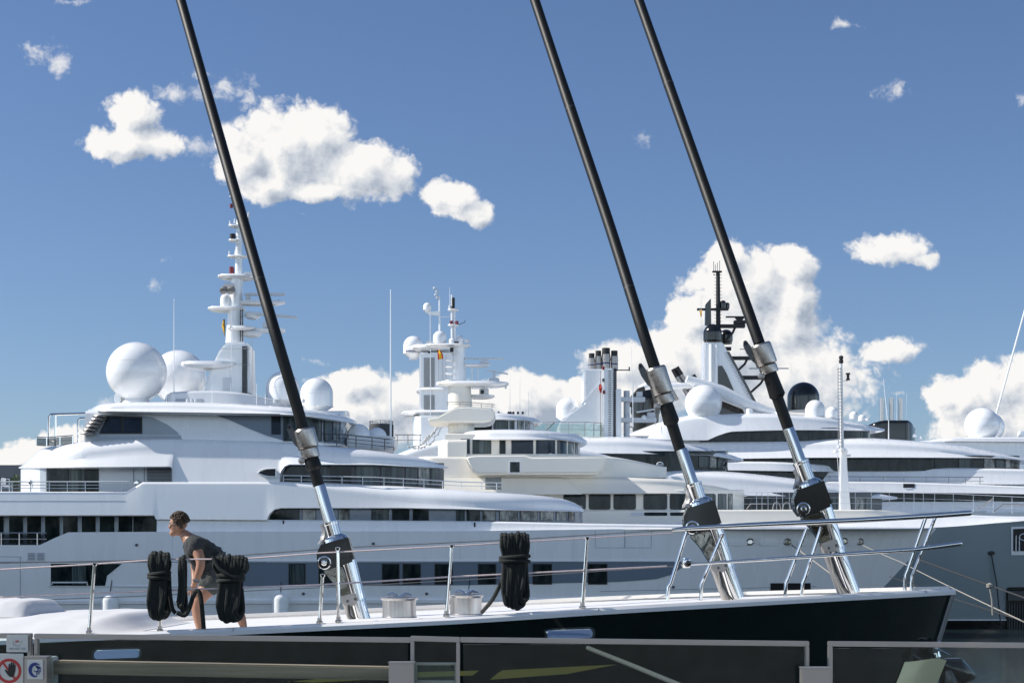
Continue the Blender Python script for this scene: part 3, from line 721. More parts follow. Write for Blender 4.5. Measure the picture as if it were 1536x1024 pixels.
slab(A, 'mast_platform', 341, 384, 491, 497, Yc - .1, .7); slab(A, 'radar_arm', 350, 428, 452, 458, Yc, .45)
MB().pbox(374, 426, 491, 498, Yc - .2, .5).build('radar_arm', 'white', A, bevel=.06)
MB().pbox(366, 427, 439, 442.5, Yc - .3, .25).build('radar_scanner', 'palegrey', A, bevel=.03)
MB().poly([(367, 467), (375, 467), (446, 474), (446, 477), (375, 471), (367, 471)], Yc - .4, .25).build('radar_scanner', 'palegrey', A, bevel=.03)
for x, y0, y1 in ((371, 443, 452), (397, 482, 491), (395, 444, 452), (376, 471, 478)): MB().pbox(x - 3, x + 4, y0, y1, Yc - .3, .4).build('radar_pedestal', 'palegrey', A, bevel=.04)
slab(A, 'radar_bracket', 366, 390, 471, 478, Yc, .4); slab(A, 'radar_bracket', 362, 392, 498, 505, Yc, .45)
MB().pbox(368, 382, 409, 416, Yc - .3, .5).build('equipment_box', 'palegrey', A, bevel=.04); MB().pbox(366, 392, 408, 409.5, Yc - .3, .2).build('radar_scanner', 'palegrey', A)
MB().pbox(416, 420, 450, 453.5, Yc - .2, .3).build('lantern', 'blackmatt', A)
dome(A, 339, 449, 8.6, Yc - .2, kind='plain'); MB().lathe(P(339, 461, Yc - .2), [(.28, 0), (.28, .42)], 20).build('radome_base', 'white', A)
MB().lathe(P(347.5, 410, Yc), [(.12, 0), (.12, .32)], 10).build('red_lantern', 'red', A)
MB().lathe(P(349, 360, Yc), [(.14, 0), (.14, .3)], 10).build('lantern', 'blackmatt', A); MB().lathe(P(347, 312, Yc), [(.08, 0), (.08, .2)], 10).build('red_lantern', 'red', A)
for x, y in ((345, 338), (352, 335), (344, 383), (353, 382), (346, 296)): MB().tube([P(x, y, Yc), P(x, y - 7, Yc)], [.06, .03], 6).build('sensor', 'palegrey', A)
MB().tube([P(371, 345, Yc), P(373, 318, Yc)], [.09, .06], 6).build('wind_sensor', 'palegrey', A)
for x in (337, 348): 
    MB().lathe(P(x, 434, Yc - .9), [(.05, -.1), (.19, 0), (.19, .22), (.14, .25), (0, .25)], 16, ax=Vector((-.2, -.8, -.45))).build('floodlight', 'steelv', A)
MB().pbox(336, 349, 424, 428, Yc - .8, .8).build('floodlight_bracket', 'palegrey', A)
antenna(A, 351, 262, 300, Yc, .03)
for x in (375, 379): MB().tube([P(x, 500, Yc - .3), P(x - 1, 600, Yc - .6)], .012, 4).build('halyard', 'palegrey', A)
MB().tube([P(348, 463, Yc - 1), P(346, 598, Yc - 1.6)], .012, 4).build('halyard', 'palegrey', A)
# hull band, windows, recess and fittings
patch(MB(), hs.Y, 361, 1034, linear([(361, 843), (1034, 842)]), linear([(361, 879), (700, 877), (930, 872), (985, 868), (1005, 862), (1034, 844)]), .03, .08, n=70).build('hull_window_band', 'band', A)
patch(MB(), hs.Y, 355, 1040, 840.5, 842, .06, .1, n=70).build('hull_trim', 'palegrey', A)
for a, c in ((433, 458), (478, 504), (525, 536), (573, 599), (604, 631), (652, 679), (717, 744), (799, 828), (882, 911)):
    window(A, hs.Y, a, c, 845, 876, 'wincurtain' if a < 470 else 'win', 'blackmatt', 1.6, out=.05)
patch(MB(), hs.Y, 74, 182, linear([(74, 845), (182, 845)]), linear([(74, 878), (159, 878), (155, 871), (158, 865), (182, 845.5)]), .02, .06, n=40).build('shell_door_opening', 'win', A)
patch(MB(), hs.Y, 70, 76, 844, 879, .04, n=1).build('opening_frame', 'white', A)
for a, c in ((108, 129),): patch(MB(), hs.Y, a, c, 848, 876, .04).build('curtain', 'wincurtain', A)
MB().tube([P(x, y, hs.Y(x, y) - .1) for x, y in ((78, 876), (78, 873), (131, 873), (131, 877))], .04, 6).build('rail', 'palegrey', A)
patch(MB(), hs.Y, 72, 370, 878.5, 880, .06, .1, n=30).build('sill_line', 'palegrey', A)
patch(MB(), hs.Y, -60, 1040, linear([(-60, 901), (1040, 898)]), linear([(-60, 906), (1040, 903)]), .14, .2, n=80).build('rubbing_strake', 'white', A)
patch(MB(), hs.Y, -60, 400, 841.5, 843, .02, n=30).build('seam_line', 'grey', A)
patch(MB(), hs.Y, 30, 30.8, 834, 900, .02, n=1).build('seam_line', 'grey', A); patch(MB(), hs.Y, -60, 30, 834, 834.7, .02).build('seam_line', 'grey', A)
for x in (258.5, 520, 690, 860): patch(MB(), hs.Y, x, x + .5, 800, 841, .008, .02, n=1).build('plate_seam', 'palegrey', A)
for x, y in ((205, 817), (330, 822), (560, 815), (640, 890), (780, 889), (455, 890), (1010, 880), (1090, 884)):
    c = P(x, y, hs.Y(x, y) - .01); MB().lathe(c, [(.07, 0), (.07, .03), (.04, .03), (.035, .01), (0, .01)], 12, ax=Vector((0, -1, 0))).build('drain', 'dkgrey', A)
for a in (41, 55):
    v = patch(MB(), hs.Y, a, a + 12, 828, 840.5, .02).build('vent_grille', 'palegrey', A)
    for k in range(5): patch(MB(), hs.Y, a + 1, a + 11, 829.3 + k * 2.2, 830.1 + k * 2.2, .04, n=1).build('vent_slot', 'band', v)
for x0, x1 in ((893, 937), (937.6, 977)): MB().tube([P(x, y, hs.Y(x, y) - .005) for x, y in ((x0, 796), (x0, 821), (x1, 821), (x1, 796))], .012, 4).build('hatch_seam', 'grey', A)
patch(MB(), hs.Y, 42, 64, linear([(42, 911), (64, 911)]), 916, .05, rnd=2).build('hull_scupper', 'blackmatt', A)
def oval(px, py, rx, ry):
    pts = [P(px + rx * math.cos(a), py + ry * math.sin(a), hs.Y(px, py) - .03) for a in [2 * math.pi * k / 20 for k in range(20)]]
    o = MB().tube(pts, .045, 6, closed=True).build('fairlead', 'steelv', A)
    mb = MB(); mb.poly([(px + rx * math.cos(a), py + ry * math.sin(a)) for a in [2 * math.pi * k / 20 for k in range(20)]], hs.Y(px, py) - .02, .05); mb.build('fairlead_plate', 'chrome', o)
for x, y in ((1125, 812), (1181, 812), (1266, 811), (1290, 812)): oval(x, y, 5.2, 4.2)
for x in (1107, 1154, 1210, 1272):
    patch(MB(), hs.Y, x - 14, x + 14, 811, 818, .05, .1, rnd=3).build('hawse_slot', 'white', A)
patch(MB(), hs.Y, 1156, 1216, 874, 893, .03).build('hull_opening', 'blackmatt', A)
def patch_seam(a, b): patch(MB(), hs.Y, a, b, linear([(900, 886), (1330, 876)]), linear([(900, 886.8), (1330, 876.8)]), .015, n=40).build('paint_line', 'grey', A)
patch_seam(900, 1225)
# furniture on the aft deck
pl = empty('potted_plant', P(23, 737, Yc - 4.6), 'small potted shrub on the aft upper deck at the far left beside a chair', 'plant')
MB().lathe(P(23, 737, Yc - 4.6), [(.11, 0), (.15, .28), (.13, .28), (.12, .24), (0, .24)], 14).build('pot', 'pot', pl)
lf = MB(); rnd = random.Random(3)
for k in range(70):
    c = P(23, 725, Yc - 4.6) + Vector((rnd.gauss(0, .1), rnd.gauss(0, .1), rnd.gauss(.05, .16))); d = Vector((rnd.gauss(0, 1), rnd.gauss(0, 1), rnd.gauss(.4, 1))).normalized() * .12; sd = d.cross(Vector((0, 1, .2))).normalized() * .03
    lf.face([lf.bm.verts.new(c - d), lf.bm.verts.new(c + sd), lf.bm.verts.new(c + d), lf.bm.verts.new(c - sd)])
lf.build('foliage', 'leaf', pl)
ch = empty('deck_chair', P(8, 737, Yc - 4.4), 'pale tube framed deck chair on the aft upper deck at the far left edge', 'chair')
MB().ptube([(2, 737, Yc - 4.7), (2, 718, Yc - 4.7), (14, 718, Yc - 4.7), (14, 737, Yc - 4.7)], .8).build('side_frame', 'palegrey', ch)
MB().ptube([(2, 737, Yc - 4.1), (2, 718, Yc - 4.1), (14, 718, Yc - 4.1), (14, 737, Yc - 4.1)], .8).build('side_frame', 'palegrey', ch)
MB().pbox(2, 14, 727, 729, Yc - 4.7, .6).build('seat', 'palegrey', ch); MB().pbox(2, 3, 716, 728, Yc - 4.7, .6).build('backrest', 'palegrey', ch)

# fenders hanging down A's side
def fender(px, ytop, ybot, rpx, lx, ly, label):
    Y = hs.Y(px, (ytop + ybot) / 2) - rpx * 77 / F - .06; r = rpx * Y / F; zt, zb = Zp(ytop, Y), Zp(ybot, Y)
    o = empty('fender', (Xp(px, Y), Y, zb), label, 'fender', 'covered fenders hanging along the white hull')
    pr = [(0, 0)] + [(r * math.sin(a), r * (1 - math.cos(a))) for a in [math.pi / 2 * k / 6 for k in range(1, 7)]] + [(r, zt - zb - r)] + [(r * math.cos(a), zt - zb - r + r * .9 * math.sin(a)) for a in [math.pi / 2 * k / 6 for k in range(1, 6)]] + [(0, zt - zb - r * .1)]
    MB().lathe((Xp(px, Y), Y, zb), pr, 20).build('fender_body', 'fender', o)
    a, b_ = P(px, ytop + 1, Y), P(lx, ly, Y + .02)
    MB().tube([a, a * .5 + b_ * .5 + Vector((.02, 0, 0)), b_], .022, 5).build('lanyard', 'rope_dark', o)
    MB().pbox(lx - 1.3, lx + 1.3, ly - 2, ly + 5, Y - .02, .12).build('fender_hook', 'blackmatt', o, bevel=.01)
    return o
fender(165, 888, 975, 12.5, 178, 796, 'grey white fender hanging at the left beside the first steel stanchion')
fender(421, 887, 972, 12.2, 425, 782, 'grey white fender hanging between the man with the ropes and the leftmost black stay')
fender(703, 883, 965, 12, 712, 785, 'grey white fender showing only its rounded top behind the right hand steel drum')

# ================================================================== yacht B: cream superstructure, behind A, its bow out of frame at right
Yc, B = 98.0, 7.0
Bt = empty('motor_yacht', (Xp(1100, Yc), Yc, 0), 'cream motor yacht with rounded wheelhouse and stepped cream mast', 'yacht', 'white motor yachts moored side by side')
Bt['_Yc'] = Yc; Bt['_B'] = B
topB = [(500, 795), (1300, 793), (1405, 790.5), (1536, 780), (1900, 744)]
hB = Hull(Bt, Yc, B, 'hull', 'bowgrey', 480, topB, [(0, 1640, .86), (.5, 1760, .95), (1, 1900, 1)], 1420)
tier(Bt, 'foredeck_shelf', 'white', 500, 1895, [(500, 783), (1200, 783), (1290, 776), (1400, 770), (1536, 774), (1895, 744)], [(500, 796), (1300, 794), (1405, 791.5), (1536, 781), (1895, 745)], inset=.05, nose=1420, lean=.5, ry=.4, rz=.12, p=2.2)
bw = tier(Bt, 'bulwark', 'cream', 560, 1390, [(560, 766), (1300, 764), (1390, 771)], [(560, 786), (1200, 786), (1300, 781), (1390, 776)], inset=.6, nose=1250, lean=.2, ry=.12, rz=.12, p=4)
for a, c, m_ in ((946, 966, 'palegrey'), (966, 1001, 'win'), (1005, 1029, 'win')): patch(MB(), bw.Y, a, c, 768, 773, .03, rnd=2).build('bulwark_slot', m_, Bt)
hw = tier(Bt, 'main_deckhouse', 'cream', 560, 1116, 734, 775, inset=1.25, nose=1000, lean=.05, ry=.1, rz=.1)
for a, c, g in ((845, 879, 'win'), (883, 916, 'win'), (920, 954, 'win'), (965, 1001, 'win'), (1004.5, 1038, 'win'), (1042, 1074, 'wincurtain'), (1077, 1090, 'wincurtain'), (1092, 1099, 'winlight')):
    window(Bt, hw.Y, a, c, 740, 764, g, 'dkgrey', 1., rnd=3.5 if c - a > 20 else 0)
fa = tier(Bt, 'main_fascia', 'cream', 560, 1121, [(560, 712), (847, 714), (1000, 718), (1060, 725), (1100, 734), (1121, 742)], [(560, 740), (1050, 740), (1121, 744)], inset=.35, nose=900, lean=.5, ry=.5, rz=.3)
patch(MB(), fa.Y, 560, 873, linear([(560, 715), (847, 717), (873, 739)]), 741, .05, .1, n=30).build('side_wing_panel', 'cream', Bt)
tier(Bt, 'bridge_deck_side', 'cream', 606, 1000, [(606, 690), (640, 684), (900, 684), (1000, 700)], 716, inset=.9, nose=860, tail=650, lean=.2, ry=.3, rz=.2)
wg = MB(); Yw = Yc - B - .15
wg.poly([(697, 686), (702, 682.5), (714, 681), (788, 680.5), (797, 684), (800, 684), (906, 683), (912, 687), (906, 700), (900, 709), (893, 711), (716, 711.5), (709, 708), (702, 697)], Yw, 2.2)
wb = wg.build('bridge_wing', 'cream', Bt, bevel=.16, segs=3)
MB().pbox(763, 781, 691, 709.5, Yw - .03, .08).build('hatch_frame', 'white', wb, bevel=.02); MB().pbox(765, 779.5, 692.5, 708, Yw - .05, .06).build('hatch_opening', 'win', wb)
wh = tier(Bt, 'wheelhouse', 'cream', 668, 870, 650, 686, inset=1.7, nose=790, lean=.1, ry=.1, rz=.1)
for a, c, g in ((691, 705, 'winblue'), (708.5, 737, 'wincurtain'), (749, 758.5, 'win'), (767, 800, 'winblue'), (804, 833, 'winblue'), (836, 850, 'winblue'), (852.5, 861, 'winlight'), (862.5, 867, 'win')):
    window(Bt, wh.Y, a, c, 658, 680.5, g, 'dkgrey', 1.)
tier(Bt, 'aft_shelter', 'cream', 657, 700, [(657, 664), (662, 660), (700, 659)], 685, inset=1.2, tail=672, lean=.05, ry=.2, rz=.2)
tier(Bt, 'wheelhouse_roof', 'white', 672, 881, [(672, 662), (684, 657), (692, 651), (702, 647), (722, 645), (760, 644), (800, 645), (850, 649), (872, 655), (881, 661)], [(672, 664), (690, 659), (830, 659), (881, 665)], inset=1.2, nose=770, tail=740, lean=.2, ry=.9, rz=.4)
# stepped mast
Ym = Yc - .5
def oval_col(parent, name, rows_, hw, mat):
    mb = MB(); rows = []
    for y, x0, x1 in rows_:
        X0, X1 = Xp(x0, Ym), Xp(x1, Ym); rows.append([Vector(((X0 + X1) / 2 + (X1 - X0) / 2 * math.cos(a), Ym + hw * math.sin(a), Zp(y, Ym))) for a in [2 * math.pi * j / 28 for j in range(28)]])
    mb.grid(rows, wrap=True); return mb.build(name, mat, parent)
oval_col(Bt, 'mast_column', [(650, 672, 712), (580, 672, 706)], .9, 'cream'); oval_col(Bt, 'mast_column', [(574, 679, 699), (520, 679, 697)], .45, 'white')
MB().poly([(641, 626), (655, 625), (668, 618), (684, 610.5), (700, 609), (735, 611.5), (742, 615), (743, 622), (738, 631), (726, 633.5), (645, 633.5), (641, 631)], Ym - 1.6, 3.2).build('mast_gallery', 'cream', Bt, bevel=.16, segs=3)
railing(Bt, [(670, 609.5, Ym - 1.3), (700, 609, Ym - 1.3), (742, 613, Ym - 1.3)], .24, [672, 690, 706, 722, 738], 2, .025, 'steelv')
slab(Bt, 'mast_platform', 654, 763, 574, 581, Ym, 1.2); slab(Bt, 'mast_platform', 637, 706, 517, 521.5, Ym, .8)
slab(Bt, 'mast_platform', 695, 742, 593, 597.5, Ym + .6, .7); slab(Bt, 'radar_arm', 695, 735, 546.5, 550, Ym, .5)
for x in (708, 717): MB().tube([P(x, 549, Ym), P(x, 574, Ym)], .035, 6).build('strut', 'white', Bt)
MB().pbox(697, 755, 536.5, 538.5, Ym - .2, .2).build('radar_scanner', 'palegrey', Bt, bevel=.02); MB().pbox(719, 733, 540, 546.5, Ym - .3, .5).build('radar_pedestal', 'palegrey', Bt, bevel=.06)
MB().poly([(729, 555), (731, 554), (762, 559.5), (762, 561.5)], Ym - .2, .2).build('radar_scanner', 'palegrey', Bt); MB().pbox(733, 749, 566, 574, Ym - .3, .5).build('radar_pedestal', 'palegrey', Bt, bevel=.06); MB().pbox(739, 743, 558, 567, Ym - .15, .3).build('radar_pedestal', 'palegrey', Bt)
MB().pbox(757, 760, 574, 582, Ym - .2, .3).build('camera_head', 'palegrey', Bt); MB().pbox(719, 733, 582, 592, Ym - .1, .4).build('equipment_box', 'palegrey', Bt, bevel=.05); MB().pbox(721, 726, 585, 590, Ym - .15, .2).build('lens', 'blackmatt', Bt)
dome(Bt, 659.5, 506, 10, Ym - .2, kind='capsule'); dome(Bt, 689, 510, 7, Ym + .2, kind='plain'); dome(Bt, 678, 513, 6, Ym - .4, kind='plain')
MB().pbox(676, 688, 512, 516, Ym - .6, .2).build('horn_bank', 'blackmatt', Bt); MB().pbox(697, 704, 508, 513, Ym - .3, .4).build('floodlight', 'palegrey', Bt, bevel=.04); MB().pbox(639, 648, 511, 517, Ym - .3, .4).build('floodlight', 'palegrey', Bt, bevel=.04)
MB().pbox(675, 680, 521, 527, Ym - .9, .3).build('lantern', 'blackmatt', Bt); MB().pbox(642, 645, 527, 529, Ym - .9, .3).build('lantern', 'blackmatt', Bt)
pm = MB(); pm.tube([P(678.5, 517, Ym), P(677.5, 442, Ym)], [.09, .05], 8); pm.tube([P(682.5, 517, Ym), P(681.5, 462, Ym)], [.09, .06], 8); pm.build('signal_pole', 'white', Bt)
for y in (487, 464): slab(Bt, 'signal_shelf', 671.5, 688, y, y + 2.4, Ym, .3)
for x, y, m_ in ((677, 486.5, 'red'), (685.5, 487, 'red'), (680, 462, 'blackmatt'), (680, 457, 'blackmatt'), (680, 452, 'blackmatt'), (675, 463.5, 'palegrey')): MB().lathe(P(x, y, Ym - .1), [(.09, 0), (.09, .2), (.06, .22)], 10).build('lantern', m_, Bt)
MB().tube([P(688, 487, Ym), P(697.5, 483, Ym), P(697.5, 480, Ym)], .02, 5).build('wind_sensor', 'blackmatt', Bt); antenna(Bt, 674.5, 430, 463, Ym, .02)
for y in range(530, 572, 10): slab(Bt, 'mast_step', 668, 681, y, y + 1.5, Ym - .3, .3)
# foremast: tapering white post with a ladder on its upper half
fm = MB(); Yf = Yc - 1.0
rows = []
for y, x0, x1 in ((792, 1260, 1278.5), (700, 1261.5, 1271), (672, 1262, 1270)): rows.append([P(x0, y, Yf), P(x1, y, Yf), P(x1, y, Yf) + Vector((0, .5, 0)), P(x0, y, Yf) + Vector((0, .5, 0))])
fm.grid(rows, wrap=True); fp = fm.build('foremast', 'white', Bt, bevel=.03)
MB().tube([P(1263, 674, Yf + .2), P(1261.5, 545, Yf + .2)], [.12, .08], 8).build('topmast', 'palegrey', fp)
ld = MB(); ld.tube([P(1257.5, 672, Yf), P(1257, 551, Yf)], .022, 5); ld.tube([P(1263, 672, Yf), P(1261, 551, Yf)], .022, 5)
for k in range(24): ld.tube([P(1257.5, 668 - k * 5, Yf), P(1262.5, 668 - k * 5, Yf)], .016, 4)
ld.build('mast_ladder', 'steelv', fp)
MB().lathe(P(1261.7, 545, Yf + .2), [(.1, 0), (.13, .06), (.13, .2), (.08, .24), (.13, .28), (.13, .42), (.05, .46)], 12).build('mast_light', 'blackmatt', fp)
ml = MB(); ml.lathe(P(1272, 570, Yf + .2), [(.13, 0), (.13, .06), (.08, .1), (.08, .3), (.13, .34), (.13, .42)], 12); ml.build('mast_light', 'blackmatt', fp)
MB().tube([P(1262, 571, Yf + .2), P(1272, 571, Yf + .2)], .02, 5).build('light_bracket', 'palegrey', fp)
for x, y, r in ((1254, 677, 4), (1262, 674, 4.5), (1268, 677, 4), (1258, 670, 3)): MB().lathe(P(x, y, Yf - .2), [(0, -.1), (r * .035, -.05), (r * .035, .08), (0, .14)], 12).build('floodlight', 'white', fp)
MB().pbox(1270, 1276, 681, 684, Yf, .2).build('bracket', 'palegrey', fp); MB().tube([P(1256, 680, Yf), P(1260, 745, Yf)], .02, 5).build('halyard', 'palegrey', fp)
# foredeck rails
rl = railing(Bt, [(1100, 764, Yc - B + 1), (1290, 763, Yc - B + 1), (1430, 766, Yc - B + 1.2), (1560, 772, Yc - B + 1.6)], .95, [1135, 1143, 1152, 1165, 1174, 1184, 1205, 1283, 1307, 1334, 1356, 1371, 1385, 1402, 1430, 1460, 1490, 1518, 1540], 3, .018, 'palegrey')
for x in (1165, 1180): MB().tube([P(x - 6 + 6 * (1 - math.cos(a)), 764 - 11 * math.sin(a), Yc - B + 1.3) for a in [math.pi * k / 10 for k in range(11)]], .03, 6).build('step_hoop', 'steelv', Bt)
MB().ptube([(1120, 763, Yc - 5), (1126, 755, Yc - 5), (1150, 755, Yc - 5)], .8).build('handrail', 'steelv', Bt); MB().ptube([(1466, 764, Yc - 5), (1490, 747, Yc - 5)], 1.).build('handrail', 'steelv', Bt); MB().ptube([(1490, 768, Yc - 5), (1505, 756, Yc - 5), (1536, 757, Yc - 5)], .9).build('handrail', 'steelv', Bt)
# grey bow: waterline, anchor pocket, hawse, mooring deck window
patch(MB(), hB.Y, 900, 1620, 928.5, 930, .06, .08, n=40).build('boot_line', 'white', Bt)
patch(MB(), hB.Y, 900, 1620, 930, 951, .03, .08, n=40).build('boot_top', 'black', Bt)
patch(MB(), hB.Y, 1510, 1580, 880, 946, .10, .14, rnd=6).build('anchor_pocket', 'black', Bt); patch(MB(), hB.Y, 1512, 1578, 886, 900, .2, .1, n=3).build('anchor_stock', 'dkgrey', Bt)
for k in range(14): patch(MB(), hB.Y, 1513 + k * 4, 1514.6 + k * 4, 905, 944, .13, .06, n=1).build('pocket_rib', 'dkgrey', Bt)
mw = patch(MB(), hB.Y, 1517, 1580, linear([(1517, 790), (1580, 787)]), 832, .05, .08).build('mooring_window', 'white', Bt)
patch(MB(), hB.Y, 1520, 1580, linear([(1520, 793), (1580, 790)]), 826, .08, .06).build('mooring_opening', 'blackmatt', mw)
for x in (1524, 1529): MB().tube([P(x, 826, hB.Y(x, 815) - .12), P(x, 800, hB.Y(x, 815) - .12)], .03, 6).build('mooring_bar', 'palegrey', mw)
MB().tube([P(1536 + 7 * math.cos(a), 805 + 5 * math.sin(a), hB.Y(1536, 805) - .12) for a in [2 * math.pi * k / 16 for k in range(16)]], .03, 6, closed=True).build('mooring_ring', 'palegrey', mw)
hp = MB(); hp.poly([(1487 + 5.5 * math.cos(a), 829 + 3.2 * math.sin(a)) for a in [2 * math.pi * k / 18 for k in range(18)]], hB.Y(1487, 829) - .05, .1); hp.build('hawse_pipe', 'blackmatt', Bt)
mb = MB(); mb.tube([P(1487, 830, hB.Y(1487, 830) - .12), P(1495, 875, hB.Y(1495, 870) - .2), P(1503, 958, hB.Y(1503, 930) - .6)], .035, 6)
tag(mb.build('anchor_chain', 'rope_dark'), 'dark anchor chain hanging down from the hawse hole in the pale grey bow at right', 'chain')

# ================================================================== yacht G: louvred tower, behind B
Yc, B = 117.0, 6.0
G = empty('motor_yacht', (Xp(700, Yc), Yc, 0), 'white motor yacht with a louvred tower and a lettered dome, behind the cream mast', 'yacht', 'white motor yachts moored side by side')
G['_Yc'] = Yc; G['_B'] = B
Hull(G, Yc, B, 'hull', 'white', 350, [(350, 770), (900, 765), (1100, 760)], [(0, 1020, .85), (1, 1100, 1)], 800)
tier(G, 'superstructure', 'white', 420, 960, [(420, 700), (560, 690), (640, 665), (700, 655), (900, 680), (960, 700)], 775, inset=.5, nose=820, lean=.3, ry=.6, rz=.5)
tier(G, 'tower_foot', 'white', 619, 700, 624, 668, inset=2.6, tail=632, lean=.05, ry=.1, rz=.1)
slab(G, 'tower_deck', 602, 712, 619, 625, Yc - .5, 2.4)
MB().poly([(627, 528), (678, 528), (681, 533), (681, 640), (629, 640), (629, 534)], Yc - 2.4, 4).build('tower', 'white', G, bevel=.1)
slab(G, 'tower_cap', 615, 684, 521, 530, Yc - .8, 1.9); slab(G, 'tower_ledge', 624, 684, 585, 591, Yc - .8, 2.)
for y0, y1 in ((536, 585), (592, 621)):
    l = MB().pbox(635.5, 652, y0, y1, Yc - 2.45, .1).build('louvre', 'grey', G)
    for k in range(int((y1 - y0) / 3.2)): MB().pbox(636.5, 651, y0 + 1.5 + k * 3.2, y0 + 3 + k * 3.2, Yc - 2.5, .06).build('louvre_slat', 'steelv', l)
dm = dome(G, 620, 519, 15.2, Yc - .8, kind='capsule')
rD = 15.2 * (Yc - .8) / F; cD = P(620, 519, Yc - .8)
def on_dome(v):
    a = v.x / (rD * 1.02) - .18
    return Vector((cD.x + rD * 1.015 * math.sin(a), cD.y - (rD * 1.015 + v.z) * math.cos(a), cD.z - rD * .70 + v.y))
text_mesh('intellian', .27, 'navy', 'lettering', dm, on_dome)
MB().tube([P(660, 528, Yc), P(659, 444, Yc)], [.1, .05], 8).build('signal_pole', 'white', G); MB().poly([(637, 468), (660, 466), (660, 474), (645, 472)], Yc - .1, .2).build('pole_bracket', 'white', G)
dome(G, 641, 460, 6.2, Yc, kind='capsule'); MB().tube([P(660, 476, Yc), P(677, 474, Yc)], .03, 6).build('pole_bracket', 'white', G)
for x, y in ((652, 432), (656, 437), (654, 442), (657, 446)): MB().lathe(P(x, y, Yc), [(.12, -.05), (.12, .05), (0, .1)], 10).build('wind_cup', 'palegrey', G)
MB().tube([P(654, 448, Yc), P(653, 430, Yc)], .025, 5).build('sensor_stalk', 'palegrey', G); MB().tube([P(645.5, 466, Yc - 2.6), P(646, 668, Yc - 3.4)], .035, 5).build('halyard_pole', 'white', G)
for x in (657, 664, 669): MB().tube([P(x, 530, Yc - 2.6), P(x, 576, Yc - 2.6)], .03, 5).build('halyard', 'palegrey', G)
sr = tier(G, 'sky_roof', 'white', 690, 813, [(690, 620), (740, 619), (775, 622), (800, 627), (813, 632)], [(690, 628), (790, 630), (813, 634)], inset=1.2, nose=740, lean=.2, ry=.8, rz=.25)
tier(G, 'sky_house', 'palegrey', 690, 801, 626, 662, inset=1.8, nose=750, lean=0, ry=.1, rz=.1)
sg = Loft(G, Yc, B - 1.8, '', '', 690, 801, 626, 662, nose=750, lean=0, build=False)
for a, c, g in ((708, 738, 'win'), (740, 772, 'wincurtain'), (776, 786, 'winlight'), (788, 795, 'winlight')): window(G, sg.Y, a, c, 630, 645, g, 'dkgrey', .8)
for x in (748, 763, 766, 770, 777, 784): MB().lathe(P(x, 621, Yc - 2), [(.06, 0), (.1, .1), (.03, .2)], 8).build('deck_light', 'dkgrey', G)
for x, y in ((765, 560), (780, 565), (793, 585)): antenna(G, x, y, 624, Yc - 1, .02)
# festoon of little lights strung beside the tower
fs = MB(); fl = empty('light_string', P(625, 668, Yc - 4), 'tangled string of small pale lamps sagging between tower and deck beside the cream shelter', 'light string')
rnd = random.Random(5); lam = MB()
for (x0, y0), (x1, y1) in (((646, 664), (680, 605)), ((626, 668), (658, 640)), ((612, 668), (646, 664)), ((634, 664), (668, 622)), ((640, 655), (676, 612))):
    pts = []
    for k in range(15):
        u = k / 14; x, y = x0 + (x1 - x0) * u + rnd.uniform(-1.5, 1.5), y0 + (y1 - y0) * u + 5 * math.sin(math.pi * u) + rnd.uniform(-1.5, 1.5); pts.append(P(x, y, Yc - 6.6))
        lam.lathe(P(x, y, Yc - 6.65), [(0, -.09), (.05, -.05), (.05, .03), (0, .06)], 6)
    fs.tube(pts, .018, 4)
fs.build('cable', 'dkgrey', fl); lam.build('lamps', 'cream', fl)

# ================================================================== yacht C: white funnel with four stacks
Yc, B = 141.0, 7.0
C = empty('motor_yacht', (Xp(1000, Yc), Yc, 0), 'white motor yacht with a slab sided funnel topped by black capped exhaust stacks', 'yacht', 'white motor yachts moored side by side')
C['_Yc'] = Yc; C['_B'] = B
Hull(C, Yc, B, 'hull', 'white', 480, [(480, 775), (1200, 772), (1480, 766)], [(0, 1400, .85), (1, 1480, 1)], 1150)
tier(C, 'lower_deckhouse', 'dkgrey', 900, 1323, 738, 776, inset=1., nose=1150, lean=0, ry=.1, rz=.1)
c2 = Loft(C, Yc, B - 1., '', '', 900, 1323, 738, 776, nose=1150, lean=0, build=False)
for a, c, g in ((1098, 1126, 'win'), (1128, 1160, 'win'), (1163, 1196, 'win'), (1198, 1232, 'win'), (1236, 1262, 'wincurtain'), (1264, 1281, 'wincurtain'), (1283, 1296, 'winlight'), (1298, 1307, 'wincurtain')): window(C, c2.Y, a, c, 745, 766, g, 'dkgrey', .8)
tier(C, 'lower_roof', 'white', 820, 1346, [(820, 703), (1000, 703), (1080, 706), (1150, 712), (1250, 725), (1320, 739), (1346, 745)], [(820, 742), (1200, 744), (1346, 748)], inset=.2, nose=1000, lean=.6, ry=2.2, rz=.9)
tier(C, 'bridge_glass', 'win', 880, 1092, 676, 706, inset=1.0, nose=950, lean=0, ry=.1, rz=.1)
cg = Loft(C, Yc, B - 1.0, '', '', 880, 1092, 676, 706, nose=950, lean=0, build=False)
for a, c, g in ((914, 926, 'wincurtain'), (928, 951, 'win'), (953, 973, 'win'), (975, 1005, 'win'), (1048, 1062, 'wincurtain'), (1064, 1075, 'winlight'), (1076, 1084, 'wincurtain')): window(C, cg.Y, a, c, 684, 701, g, 'blackmatt', .7)
MB().tube([P(990 + 5 * math.cos(a), 697 + 4 * math.sin(a), Yc - B + .8) for a in [R(200 + 14 * k) for k in range(-1, 12)]] , .05, 6, closed=True).build('bridge_emblem', 'white', C)
tier(C, 'bridge_roof', 'white', 810, 1115, [(810, 655), (930, 655), (1000, 660), (1060, 671), (1100, 682), (1115, 688)], [(810, 679), (1050, 682), (1115, 691)], inset=.4, nose=860, lean=.5, ry=2.0, rz=.8)
